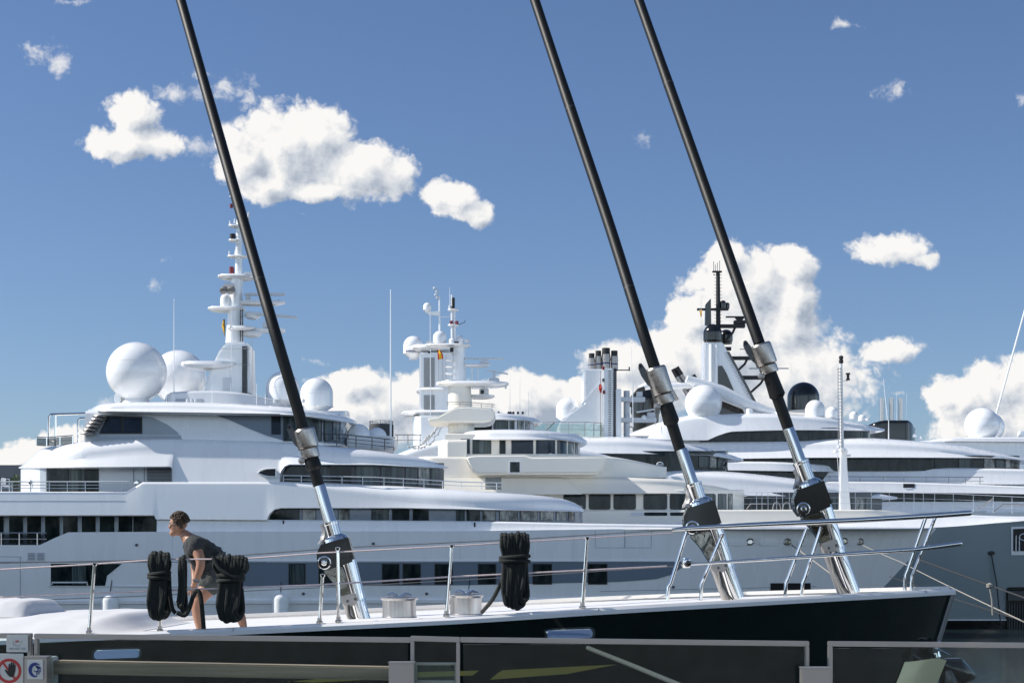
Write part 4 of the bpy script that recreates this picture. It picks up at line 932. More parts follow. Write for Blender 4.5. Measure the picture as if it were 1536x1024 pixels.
fn = MB(); fn.poly([(876, 553), (921, 553), (921, 660), (838, 660), (838, 634), (856, 619), (876, 604)], Yc - 3, 6); fu = fn.build('funnel', 'white', C, bevel=.12)
MB().poly([(872, 606), (900, 573), (902, 575), (874, 608)], Yc - 3.06, .1).build('funnel_crease', 'white', fu)
for x, y0, r in ((887.5, 530, 4.8), (897.5, 526, 4.8), (909, 522, 6.6), (921.5, 526, 5.5)):
    c = P(x, 556, Yc - 1.5); k = (Yc - 1.5) / F; h = (556 - y0) * k
    st = MB().lathe(c, [(r * k, 0), (r * k, h * .5), (r * k * 1.07, h * .5), (r * k * 1.07, h * .55), (r * k, h * .55), (r * k, h * .72)], 20).build('exhaust_stack', 'steelv', fu)
    MB().lathe(c, [(r * k * .9, h * .72), (r * k * .9, h), (r * k * .7, h)], 20).build('stack_cap', 'blackmatt', st)
    MB().lathe(c, [(r * k * 1.02, h * .30), (r * k * 1.02, h * .36)], 20).build('stack_band', 'navy', st)
MB().pbox(905, 919, 552, 660, Yc - 3.5, .8).build('pipe_casing', 'white', fu, bevel=.06)
ld = MB()
for k in range(30): ld.pbox(912.5, 917, 556 + k * 3.4, 557 + k * 3.4, Yc - 3.56, .08)
ld.build('rungs', 'dkgrey', fu)
MB().pbox(920.5, 925, 552, 655, Yc - 3, .8).build('pipe_casing', 'dkgrey', fu); MB().pbox(924, 932, 583, 660, Yc - 3.4, .8).build('gantry_post', 'white', C, bevel=.05)
MB().tube([P(940, 586, Yc - 2), P(940, 660, Yc - 2)], .26, 14).build('gantry_post', 'palegrey', C)
for a, c, y in ((930, 968, 595), (930, 985, 626)): MB().pbox(a, c, y, y + 7, Yc - 2.6, .5).build('gantry_beam', 'palegrey', C, bevel=.05)
MB().pbox(921, 944, 554, 555.5, Yc - 3, .1).build('yard', 'dkgrey', C); MB().pbox(943, 945, 550, 556, Yc - 3, .1).build('yard_tip', 'dkgrey', C)
MB().pbox(955, 964, 587, 594, Yc - 2.4, .4).build('equipment_box', 'palegrey', C, bevel=.04); MB().pbox(971, 982, 618, 626, Yc - 2.4, .4).build('equipment_box', 'palegrey', C, bevel=.04)
MB().poly([(954, 617), (990, 611), (990, 613), (956, 619)], Yc - 3, .2).build('radar_scanner', 'palegrey', C); dome(C, 966, 626, 4, Yc - 2.6, kind='plain')
MB().lathe(P(944, 640, Yc - 3), [(.05, 0), (.06, .25), (.17, .36)], 12, ax=Vector((1, -.2, 0))).build('horn', 'steelv', C)
dome(C, 851, 613, 17, Yc - 1.8, kind='capsule')
railing(C, [(795, 655, Yc - 4), (830, 655, Yc - 4.6), (880, 655, Yc - 4.6), (905, 656, Yc - 3.4)], 1.2, [798, 820, 853, 877, 891, 902], 2, .03, 'steelv', glass='deckglass')
MB().tube([P(817, 648, Yc - 4), P(832, 633, Yc - 4)], .04, 6).build('stay_bar', 'dkgrey', C)
for x, a, b_ in ((950, 520, 640), (953, 575, 640), (985, 605, 690), (993, 620, 650)): antenna(C, x - (4 if x == 953 else 0), a, b_, Yc - 4.2, .035, px1=x - 3)
MB().tube([P(901, 556, Yc - 3.6), P(901, 655, Yc - 3.6)], .03, 5).build('halyard', 'steelv', C)
for x, y, m_ in ((905, 552, 'red'), (905, 570, 'dkgrey'), (906, 588, 'red')):
    MB().lathe(P(x, y, Yc - 3.9), [(.08, -.14), (.12, 0), (.08, .15)], 10).build('signal_lamp', m_, C)

# ================================================================== yacht D: black mast and dark domes
Yc, B = 168.0, 8.0
D = empty('motor_yacht', (Xp(1200, Yc), Yc, 0), 'white motor yacht with a black upper mast and a big black radome', 'yacht', 'white motor yachts moored side by side')
D['_Yc'] = Yc; D['_B'] = B
Hull(D, Yc, B, 'hull', 'white', 700, [(700, 775), (1400, 770), (1900, 755)], [(0, 1820, .85), (1, 1900, 1)], 1500)
tier(D, 'lower_glass', 'win', 900, 1800, 734, 752, inset=1.2, nose=1500, lean=0, ry=.1, rz=.1)
tier(D, 'lower_deck_side', 'white', 900, 1850, 747, 776, inset=.8, nose=1500, lean=.5, ry=.5, rz=.2)
lb = tier(D, 'lower_fascia', 'white', 900, 1840, [(900, 722), (1290, 722), (1400, 724), (1536, 729), (1840, 740)], [(900, 738), (1400, 739), (1536, 741), (1840, 746)], inset=.3, nose=1500, lean=.35, ry=.4, rz=.2)
patch(MB(), lb.Y, 1355, 1372, 725, 731, .04, .1).build('side_opening', 'blackmatt', D); patch(MB(), lb.Y, 1358, 1368, 731.5, 733, .05, .1).build('opening_sill', 'white', D)
tier(D, 'mid_side', 'white', 900, 1760, [(900, 701), (1400, 701), (1536, 703), (1760, 716)], 726, inset=1.6, nose=1420, lean=.6, ry=.6, rz=.4)
tier(D, 'side_roof', 'white', 1000, 1297, [(1000, 691), (1150, 692), (1230, 696), (1280, 701), (1297, 705)], [(1000, 704), (1297, 708)], inset=-.1, nose=1150, lean=.3, ry=.9, rz=.3)
sgl = tier(D, 'side_glass', 'win', 1000, 1292, 702, 730, inset=.5, nose=1150, lean=0, ry=.1, rz=.1)
mullions(D, sgl, (1180, 1215, 1250), 705, 722, 1.)
gl = tier(D, 'mid_glass', 'win', 1000, 1530, 683, 706, inset=2., nose=1330, lean=0, ry=.1, rz=.1)
for a, c, g in ((1402, 1436, 'win'), (1438, 1456, 'wincurtain'), (1476, 1492, 'winlight'), (1494, 1506, 'wincurtain'), (1508, 1516, 'winlight')): window(D, gl.Y, a, c, 687, 702, g, 'blackmatt', .6)
tier(D, 'mid_roof', 'white', 940, 1560, [(940, 662), (1060, 659), (1300, 657), (1380, 661), (1440, 667), (1500, 678), (1545, 688), (1560, 691)], [(940, 690), (1300, 686), (1500, 687), (1560, 694)], inset=.9, nose=1250, lean=.8, ry=2.6, rz=1.1)
bg = tier(D, 'bridge_glass', 'win', 1050, 1306, 641, 662, inset=2.2, nose=1180, lean=0, ry=.1, rz=.1)
mullions(D, bg, (1215, 1245, 1275, 1292), 645, 660, .8)
tier(D, 'bridge_roof', 'white', 938, 1327, [(938, 653), (960, 645), (1000, 631), (1050, 622), (1150, 620), (1230, 624), (1290, 634), (1327, 643)], [(938, 656), (1030, 660), (1060, 660), (1075, 654), (1100, 647), (1200, 645), (1327, 646)], inset=1.4, nose=1100, tail=1010, lean=.6, ry=2.4, rz=.7)
tier(D, 'aft_terrace', 'palegrey', 930, 1070, 653, 668, inset=2.4, tail=960, lean=0, ry=.2, rz=.1)
# domes and mast
dome(D, 1055, 605, 28, Yc - 4.5, kind='ball'); dome(D, 1205, 597, 24, Yc + 1, 'black', 'plain'); MB().lathe(P(1205, 597, Yc + 1), [(1.6, -1.3), (1.61, 0)], 40).build('radome_drum', 'black', D)
for x, y, r, dy in ((1222.5, 616, 14.5, -3), (1248, 621, 9.5, -1), (1281, 625, 6.5, -3), (1293, 629, 5.5, -2), (1301, 632, 3, -3), (1169, 621, 5, -4), (1372, 655, 3.2, 0), (1381, 659, 2.8, 0)):
    dome(D, x, y - 2, r, Yc + dy, kind='plain'); MB().lathe(P(x, y - 2, Yc + dy), [(r * .066, -r * .045), (r * .067, 0)], 20).build('radome_base', 'white', D)
MB().lathe(P(1124, 625, Yc - 4), [(.5, -.2), (.38, .1), (.35, .75), (.3, .8), (0, .8)], 16).build('vent_pipe', 'white', D)
ms = MB(); Yq = Yc - 1.2
ms.poly([(1054, 622), (1057, 513), (1084, 513), (1092, 528), (1113, 567), (1134, 607), (1140, 622)], Yq, 2.4)
mb_ = ms.build('mast_tower', 'white', D, bevel=.1)
MB().poly([(1075.5, 622), (1075.5, 549), (1083, 548), (1090, 560), (1107, 600), (1118, 622)], Yq - .06, .12).build('tower_window', 'black', mb_)
MB().poly([(1091, 527), (1094, 527), (1137, 607), (1133, 607)], Yq - .1, .3).build('tower_edge', 'black', mb_)
for x in (1066.5, 1074.5): MB().tube([P(x, 516, Yq - .1), P(x, 622, Yq - .1)], .16, 8).build('tower_leg', 'white', mb_)
ld = MB()
for k in range(22): ld.tube([P(1087 + k * 1.75, 530 + k * 3.4, Yq - .12), P(1093 + k * 1.75, 529 + k * 3.4, Yq - .12)], .03, 4)
ld.build('tower_rungs', 'grey', mb_)
sp_ = MB(); sp_.tube([P(1030, 568, Yc - 4), P(1080, 588, Yc - 3.4), P(1120, 606, Yc - 3.4), P(1172, 622, Yc - 3.4)], [.4, .75, .6, .25], 12); sp_.build('raked_brace', 'white', D)
sp_ = MB(); sp_.tube([P(958, 583, Yc - 1), P(972, 578, Yc - 1), P(1010, 579, Yc - 1), P(1050, 578, Yc - 1)], [.3, .42, .38, .35], 12); sp_.build('crossbeam', 'white', D)
dome(D, 1069, 500, 14, Yc - .6, 'black', 'plain'); MB().lathe(P(1069, 500, Yc - .6), [(.86, -.9), (.935, -.5), (.94, 0)], 32).build('radome_drum', 'black', D)
dome(D, 1089, 504, 10, Yc + 1.2, 'black', 'plain'); MB().lathe(P(1089, 504, Yc + 1.2), [(.6, -.8), (.67, 0)], 32).build('radome_drum', 'black', D)
MB().tube([P(1077.5, 492, Yc), P(1077, 407, Yc)], [.24, .2], 12).build('black_pole', 'blackmatt', D)
rg = MB()
for y in range(412, 486, 5): rg.tube([P(1071.5, y, Yc - .1), P(1083, y, Yc - .1)], .02, 4)
rg.build('pole_rungs', 'dkgrey', D)
for x, a in ((1070.5, 392), (1073, 397), (1076, 394), (1079.5, 391)): MB().tube([P(x, 408, Yc), P(x, a, Yc)], .03, 5).build('whip_antenna', 'dkgrey', D)
MB().pbox(1069, 1083, 406, 408, Yc - .2, .4).build('pole_shelf', 'blackmatt', D); MB().lathe(P(1071, 412, Yc), [(0, -.1), (.08, 0), (0, .1)], 8).build('lantern', 'blackmatt', D)
MB().poly([(1058, 487), (1058.5, 456), (1066.5, 447), (1067, 487)], Yc - .4, .7).build('black_funnel', 'black', D, bevel=.05)
MB().pbox(1046, 1093, 462, 465, Yc - .3, .4).build('yard', 'blackmatt', D); dome(D, 1084.5, 455, 4.6, Yc, 'black', 'plain'); MB().lathe(P(1084.5, 463, Yc), [(.3, 0), (.31, .55)], 14).build('radome_drum', 'black', D); dome(D, 1091, 457, 3.4, Yc + .3, 'black', 'plain'); MB().lathe(P(1091, 463, Yc + .3), [(.22, 0), (.23, .42)], 14).build('radome_drum', 'black', D)
for a, c, y, th in ((1080, 1118, 486, 5), (1092, 1141, 534, 5), (1112, 1152, 563, 5.5)):
    MB().pbox(a, c, y, y + th, Yc - .5, .6).build('radar_shelf', 'blackmatt', D, bevel=.04)
for q_ in (((1103, 490), (1099, 499), (1088, 511)), ((1121, 538), (1117, 546), (1104, 558)), ((1146, 567), (1141, 575), (1122, 592))): MB().tube([P(x, y, Yc - .2) for x, y in q_], .12, 8).build('shelf_strut', 'blackmatt', D)
MB().pbox(1089, 1120, 474, 476, Yc - .4, .25).build('radar_scanner', 'blackmatt', D); MB().pbox(1101, 1119, 480, 485.5, Yc - .5, .6).build('radar_pedestal', 'blackmatt', D, bevel=.05); MB().poly([(1103, 476), (1117, 476), (1113, 481), (1107, 481)], Yc - .3, .4).build('radar_pedestal', 'blackmatt', D)
MB().pbox(1110, 1133, 523, 524, Yc - .3, .1).build('yard', 'dkgrey', D); MB().pbox(1085, 1097, 520, 525, Yc - .3, .5).build('lamp_bank', 'blackmatt', D); MB().pbox(1124, 1183, 551.5, 553, Yc - .3, .2).build('radar_scanner', 'grey', D)
for x in (1050, 1052.5): MB().tube([P(x, 445, Yc - .5), P(x, 585, Yc - 1)], .014, 4).build('halyard', 'palegrey', D)
# black rear dome and slanting exhausts behind the funnel of C
dome(D, 968, 603, 22, Yc + 3, 'black', 'plain'); MB().lathe(P(968, 603, Yc + 3), [(1.3, -3.), (1.5, 0)], 32).build('radome_drum', 'black', D)
MB().tube([P(946, 610, Yc - 2), P(949, 595, Yc - 2), P(958, 585, Yc - 2), P(967, 582, Yc - 2)], .22, 10).build('black_arch', 'blackmatt', D)
for (x0, y0), (x1, y1), w in (((1016, 565), (1040, 606), 3.4), ((1022, 562), (1052, 612), 3.6), ((1046, 574), (1058, 598), 3.4), ((996, 566), (1016, 600), 3)):
    a, c = P(x0, y0, Yc - 1), P(x1, y1, Yc - 1); MB().tube([a, c], w * Yc / F, 14).build('slanting_exhaust', 'steelv', D)
    d_ = (a - c).normalized(); MB().tube([a, a + d_ * .9], [w * Yc / F * 1.05, w * Yc / F * .9], 14).build('exhaust_tip', 'blackmatt', D)
rd = MB()
for x in range(945, 1060, 9): rd.tube([P(x, 662, Yc - 5.6), P(x, 654, Yc - 5.6)], .03, 4)
rd.tube([P(940, 654, Yc - 5.6), P(1066, 654, Yc - 5.6)], .04, 5); rd.build('terrace_rail', 'steelv', D)
# cranes and gear on the foredeck of D
for x, y0, y1, w in ((1336.5, 688, 726, 5), (1351.5, 690, 724, 4.2)):
    cr = MB(); Yk = Yc - 4; rows = []
    for u, k in ((0, 1.3), (.3, 1.05), (.5, 1.), (.8, .85), (1, .6)):
        yy = y1 + (y0 - y1) * u; r = w * k * Yk / F; c = P(x + (1 - u) * -1.5, yy, Yk); rows.append([c + Vector((r * math.cos(a) * (1 + .08 * math.sin(5 * a + u * 9)), r * math.sin(a), 0)) for a in [2 * math.pi * j / 14 for j in range(14)]])
    cr.grid(rows, wrap=True); cr.build('covered_crane', 'cloth', D)
MB().ptube([(1340, 694, Yc - 4), (1346, 690, Yc - 4), (1354, 691, Yc - 4)], .8).build('crane_stay', 'palegrey', D)
cr = MB(); cr.tube([P(1449, 722, Yc - 4), P(1452, 704, Yc - 4), P(1455, 687, Yc - 4)], [.34, .24, .16], 12); cr.build('covered_crane', 'cloth', D); MB().ptube([(1444, 687, Yc - 4), (1455, 690, Yc - 4)], .8).build('crane_stay', 'palegrey', D)
railing(D, [(1240, 726, Yc - B + 1), (1475, 727, Yc - B + 1)], .75, [1245, 1290, 1325, 1356, 1390, 1423, 1448, 1470], 2, .04, 'steelv')
tn = empty('covered_tender', P(1420, 727, Yc - 5), 'small boat under a pale cover lying on the white foredeck behind the rail at right', 'boat')
Loft(tn, Yc - 4.5, 1.2, 'boat_cover', 'cloth', 1398, 1450, [(1398, 722), (1415, 716), (1428, 709), (1440, 706), (1450, 712)], 726, nose=1436, tail=1420, lean=.1, ry=.8, rz=.5)
MB().poly([(1361, 701), (1364, 700), (1437, 701), (1425, 712), (1412, 718), (1374, 718), (1366, 712)], Yc - 3.4, .3).build('wind_breaker', 'white', D, bevel=.04)
for x, y, r in ((1397, 722, 4), (1482, 718, 6), (1498, 724, 5)):
    MB().lathe(P(x, y, Yc - 5), [(r * .06, -r * .066), (r * .066, 0)] + [(r * .066 * math.cos(a), r * .066 * math.sin(a)) for a in [math.pi / 2 * k / 6 for k in range(1, 6)]] + [(0, r * .066)], 20).build('deck_dome', 'white', D)

# ================================================================== behind D: the yacht with the black funnel, and the one with twin balls
Yc, B = 205.0, 7.0
E = empty('motor_yacht', (Xp(1300, Yc), Yc, 0), 'yacht showing only its black funnel with three silver pipes above the white roofs', 'yacht', 'white motor yachts moored side by side')
E['_Yc'] = Yc; E['_B'] = B
Hull(E, Yc, B, 'hull', 'white', 1000, [(1000, 780), (1700, 770)], [(0, 1640, .85), (1, 1700, 1)], 1450)
tier(E, 'superstructure', 'white', 1050, 1600, [(1050, 690), (1400, 672), (1600, 720)], 785, inset=.8, nose=1450, lean=.4, ry=.6, rz=.5)
tier(E, 'black_funnel', 'black', 1294, 1373, [(1294, 643), (1312, 634), (1330, 630), (1362, 630), (1369, 634), (1373, 642)], 680, inset=3, nose=1358, tail=1325, lean=.2, ry=.5, rz=.4)
for x in (1323, 1337, 1351): 
    k = Yc / F; MB().lathe(P(x, 634, Yc), [(3.4 * k, 0), (3.4 * k, 37 * k), (3. * k, 37 * k), (3. * k, 33 * k), (0, 33 * k)], 20).build('silver_pipe', 'steel', E)
antenna(E, 1331.5, 568, 632, Yc - 3.4, .05, px1=1325); antenna(E, 1333, 630, 662, Yc - 4.6, .09); 
for x in (1345, 1360): antenna(E, x, 590, 632, Yc - 2, .025)
Yc, B = 188.0, 6.0
K = empty('motor_yacht', (Xp(1560, Yc), Yc, 0), 'pale yacht at the right edge with two overlapping white balls and a slanting pole', 'yacht', 'white motor yachts moored side by side')
K['_Yc'] = Yc; K['_B'] = B
Hull(K, Yc, B, 'hull', 'white', 1250, [(1250, 780), (1900, 770)], [(0, 1830, .85), (1, 1900, 1)], 1650)
tier(K, 'superstructure', 'white', 1350, 1760, [(1350, 664), (1400, 660), (1455, 658), (1560, 658), (1760, 690)], 785, inset=.5, nose=1640, lean=.2, ry=.4, rz=.3)
tier(K, 'roof', 'white', 1395, 1700, [(1395, 660), (1440, 656), (1620, 655), (1700, 662)], [(1395, 661), (1700, 664)], inset=.2, nose=1600, tail=1430, lean=.1, ry=.5, rz=.2)
dome(K, 1473, 637, 26, Yc - 3, kind='ball', foot=1.0); dome(K, 1483, 641, 23, Yc + 3, kind='ball')
MB().tube([P(1493, 626, Yc - 1), P(1536, 470, Yc - 1), P(1560, 380, Yc - 1)], [.12, .10, .08], 8).build('slanting_pole', 'white', K)
MB().pbox(1530, 1545, 646, 656, Yc - 3, 1).build('deck_box', 'white', K, bevel=.1)
for x in (1395, 1401, 1410): antenna(K, x, 632, 660, Yc - 2, .02)

# flags hung from the masts
def flag(label, cols, pts, Y, sag=.0):
    o = empty('flag', P(*pts[-1][0], Y), label, 'flag'); n = len(cols)
    for i, (nm, mat) in enumerate(cols):
        rows = []
        for k, ((xa, ya), (xb, yb)) in enumerate(zip(pts[0], pts[1])):
            u0, u1 = i / n, (i + 1) / n
            rows.append([P(xa + (xb - xa) * u, ya + (yb - ya) * u, Y + .06 * math.sin(k * 1.9 + u * 5)) for u in (u0, (u0 + u1) / 2, u1)])
        mb = MB(); mb.grid(rows)
        f = mb.build(nm, mat, o); md = f.modifiers.new('thick', 'SOLIDIFY'); md.thickness = .01
    return o
flag('small red and yellow striped flag flying beside the cream mast under the dome', [('red_stripe', 'flagred'), ('yellow_stripe', 'flagyellow'), ('yellow_stripe', 'flagyellow'), ('red_stripe', 'flagred')], [[(656, 524), (656.5, 530), (657, 539)], [(660, 525), (664, 531), (665, 538)]], 96.2)
flag('furled yellow flag with dark edge hanging behind the tall white mast at left', [('dark_edge', 'rope_dark'), ('yellow_cloth', 'flagyellow'), ('yellow_cloth', 'flagyellow')], [[(337, 478), (338, 490), (337, 504)], [(335, 479), (333, 489), (337, 505)]], 82.3)
flag('limp red flag hanging on the front of the white funnel', [('red_cloth', 'flagred'), ('red_cloth', 'flagred')], [[(899, 576), (898, 583), (901, 590)], [(902, 576), (903, 583), (902, 589)]], 137)
flag('limp yellow flag hanging from the left end of the black yard', [('yellow_cloth', 'flagyellow'), ('yellow_cloth', 'flagyellow')], [[(1049, 465), (1050, 471), (1051, 475)], [(1053, 465), (1053, 470), (1052, 475)]], 167.5)

# ================================================================== the black sailing yacht in front
YS, BS = 25.5, 3.3
SY = empty('sailing_yacht', (Xp(700, YS), YS, 0), 'long black hulled sailing yacht in front with three black furled stays', 'sailing yacht')
gun = [(-250, 966), (0, 957), (100, 952), (330, 943), (480, 936), (580, 931), (700, 925), (900, 912), (1160, 897.5), (1300, 890), (1432, 883)]
hS = Hull(SY, YS, BS, 'hull', 'hullblack', -250, [(x, y + 7.5) for x, y in gun], [(0, 1290, .72), (.35, 1350, .86), (.7, 1395, .95), (1, 1430, 1)], 640, p=1.9, zb=-.8)
def hb(x): return hS.b(x, 1)
gy = pchip(gun)
# cap rail and deck: a white margin with a raised cream toe rail on either side
mb = MB(); rows = []; us = [i / 90 for i in range(91)] + [.995]; us.sort()
for u in us:
    x = -250 + 1683 * u; b = max(hb(min(x, 1429.9)), .03); Yn = YS - b; z = Zp(gy(x), Yn); X = Xp(x, Yn); w = min(.12, b * .5)
    near = [(b + .02, z - .085), (b + .025, z - .03), (b, z), (b - w, z), (b - w - .005, z - .035)]
    rows.append([Vector((X, YS - yy, zz)) for yy, zz in near] + [Vector((X, YS + yy, zz)) for yy, zz in near[::-1]])
mb.grid(rows, wrap=True); mb.build('deck', 'deck', SY)
def strip(side, off, w, h, name, mat, x0=-250, x1=1425):
    mb = MB(); rows = []
    for i in range(81):
        x = x0 + (x1 - x0) * i / 80; b = max(hb(x) - off, .03); Yn = YS - hb(x); z = Zp(gy(x), Yn) - .004; X = Xp(x, Yn)
        Y0 = YS - side * b
        rows.append([Vector((X, Y0, z)), Vector((X, Y0 + .004 * side, z + h * .7)), Vector((X, Y0 + side * w * .3, z + h)), Vector((X, Y0 + side * w * .8, z + h * .9)), Vector((X, Y0 + side * w, z))])
    mb.grid(rows, wrap=True); return mb.build(name, mat, SY)
strip(-1, .14, .07, .055, 'toe_rail', 'cap', 60)
strip(1, .06, .05, .018, 'toe_rail', 'cap')
for x in (349, 897, 1389): patch(MB(), lambda a, c: hS.Y(a, c), x, x + .9, gy(x) - .5, gy(x) + 4.2, .035, .05, n=1).build('rail_joint', 'grey', SY)
# stem edge, the glint along it put in as a grey strip
mb = MB(); pts = []
for k in range(12):
    t = 1 - k / 16; x = hS.e(t) - 1; z = hS.zb + (Zp(hS.top(1430), YS) - hS.zb) * t; pts.append(Vector((Xp(x, YS), YS, z)))
mb.tube(pts, [.045] * 12, 10); mb.build('stem_glint_band', 'stem', SY)
# fairleads let into the topsides and the gold stripes
for x0, x1, y0, y1, sl_ in ((817, 893, 941.5, 960, -3), (137, 213, 971.5, 989.5, -3)):
    f = patch(MB(), hS.Y, x0, x1, linear([(x0, y0 + 2), (x1, y0 - 1)]), linear([(x0, y1 + 1), (x1, y1 - 2)]), .035, .08, rnd=7).build('fairlead', 'chrome', SY)
    patch(MB(), lambda a, c, y0=y0, y1=y1: hS.Y(a, c) - .16 * max(0, (c - y0) / (y1 - y0)) ** 1.6, x0 + 4, x1 - 4, linear([(x0, y0 + 4.3), (x1, y0 + 1.3)]), linear([(x0, y1 - 1.3), (x1, y1 - 4.3)]), .045, .05, rnd=5).build('fairlead_recess', 'mirror', f)
    patch(MB(), hS.Y, x0 + 8, x0 + 32, linear([(x0 + 8, y0 + 5), (x0 + 32, y0 + 12)]), linear([(x0 + 8, y0 + 7), (x0 + 32, y0 + 15)]), .06, .03).build('fairlead_lip', 'blackmatt', f)
for poly in ([(735, 1018.5), (752, 1004.5), (924, 996), (850, 1010)], [(440, 1021), (560, 1010), (640, 1007), (718.5, 1005), (710, 1012), (600, 1016), (470, 1023)]):
    xs = [p[0] for p in poly]; a, c = min(xs), max(xs)
    def edge(x, f):
        ys = []
        for (xa, ya), (xb, yb) in zip(poly, poly[1:] + poly[:1]):
            if xa != xb and min(xa, xb) <= x <= max(xa, xb): ys.append(ya + (yb - ya) * (x - xa) / (xb - xa))
        return f(ys)
    patch(MB(), hS.Y, a, c, lambda x: edge(x, min), lambda x: edge(x, max) + .1, .012, .03, n=30).build('gold_stripe', 'gold', SY)
def zdeck(x): return Zp(gy(x), YS - hb(x))
def NY(x): return YS - hb(x) + .10
# stanchions, life lines and pulpit
for x0, y0, x1, y1 in ((134, 948, 142, 845), (240, 946, 241, 838), (479.5, 934, 484, 862), (508, 932, 506.5, 822), (670, 923, 677.5, 818), (874, 911, 881, 806)):
    o = MB().tube([P(x0, y0 - 2, NY(x0)), P(x1, y1, NY(x0))], [.026, .021], 10).build('stanchion', 'chrome', SY)
    MB().lathe(P(x0, y0 - 1, NY(x0)), [(.05, -.02), (.05, .01), (.034, .02), (.034, .06)], 14).build('stanchion_foot', 'chrome', o)
    MB().lathe(P(x1, y1, NY(x0)), [(.02, -.03), (.034, -.01), (.034, .012), (0, .02)], 12).build('stanchion_cap', 'chrome', o)
def wire(name, pts, r, mat, Yf=NY): return MB().tube([P(x, y, Yf(x)) for x, y in pts], r, 6).build(name, mat, SY)
def FYr(x): return YS + hb(x) * .8
wire('life_line', [(-40, 856), (142, 845.5), (241, 838.5), (360, 838), (480, 829), (677, 818.5), (881, 806.5), (1010, 799)], .012, 'pinkrope')
wire('life_line', [(-40, 897), (142, 889), (300, 883), (480, 876.5), (677, 864.5), (881, 854.5), (1000, 848.5)], .013, 'pinkrope')
wire('life_line', [(-40, 845), (200, 840), (330, 835), (507, 821.5), (750, 810), (900, 801), (1010, 794)], .010, 'wire', FYr)
wire('life_line', [(-40, 903), (200, 894), (507, 879.5), (750, 866), (900, 856), (1010, 849)], .008, 'wire', FYr)
pp = lambda x: 23.9 + (x - 1005) / 455 * 1.5
pr = MB().tube([P(x, y, pp(x)) for x, y in ((1008, 794.3), (1030, 792), (1150, 786), (1290, 779.5), (1400, 773), (1453, 769)) ], [.022, .034, .04, .04, .04, .042], 12).build('pulpit_rail', 'chrome', SY)
MB().lathe(P(1453, 769, pp(1453)), [(.042, 0), (.04, .03), (.025, .05), (0, .055)], 12, ax=Vector((1, 0, .08))).build('rail_end', 'chrome', pr)
pr = MB().tube([P(x, y, pp(x)) for x, y in ((1022, 846.5), (1150, 838.5), (1290, 829), (1370, 824), (1438, 815))], [.018, .026, .03, .032, .04], 12).build('pulpit_rail', 'chrome', SY)
MB().lathe(P(1438, 815, pp(1438)), [(.04, 0), (.037, .03), (.02, .05), (0, .052)], 12, ax=Vector((1, 0, .12))).build('rail_end', 'chrome', pr)
for pts in (((1001.5, 902), (1002, 880), (1006, 874), (1030, 797)), ((1178, 894), (1179, 873), (1182, 867), (1210, 792)), ((1357, 886), (1358, 862), (1361, 855), (1388, 777))):
    MB().tube([P(x, y, pp(pts[-1][0])) for x, y in pts], .027, 10).build('pulpit_leg', 'chrome', SY)
for pts in (((1051.5, 900), (1052, 876), (1055, 869), (1084, 800)), ((1203, 892), (1204, 874), (1207, 867), (1232, 790)), ((1367, 886), (1368, 864), (1371, 857), (1403, 775))):
    MB().tube([P(x, y, pp(pts[-1][0]) + .35) for x, y in pts], .026, 10).build('pulpit_leg', 'chrome', SY)
nb = MB(); nb.lathe(P(1029.5, 844, pp(1030) - .02), [(.05, -.07), (.06, -.05), (.06, .05), (.05, .07)], 14); nb.build('nav_light', 'chrome', SY)
MB().lathe(P(1032, 844.5, pp(1030) - .07), [(.045, 0), (.04, .03), (0, .04)], 14, ax=Vector((.3, -1, 0))).build('nav_light_lens', 'black', SY)

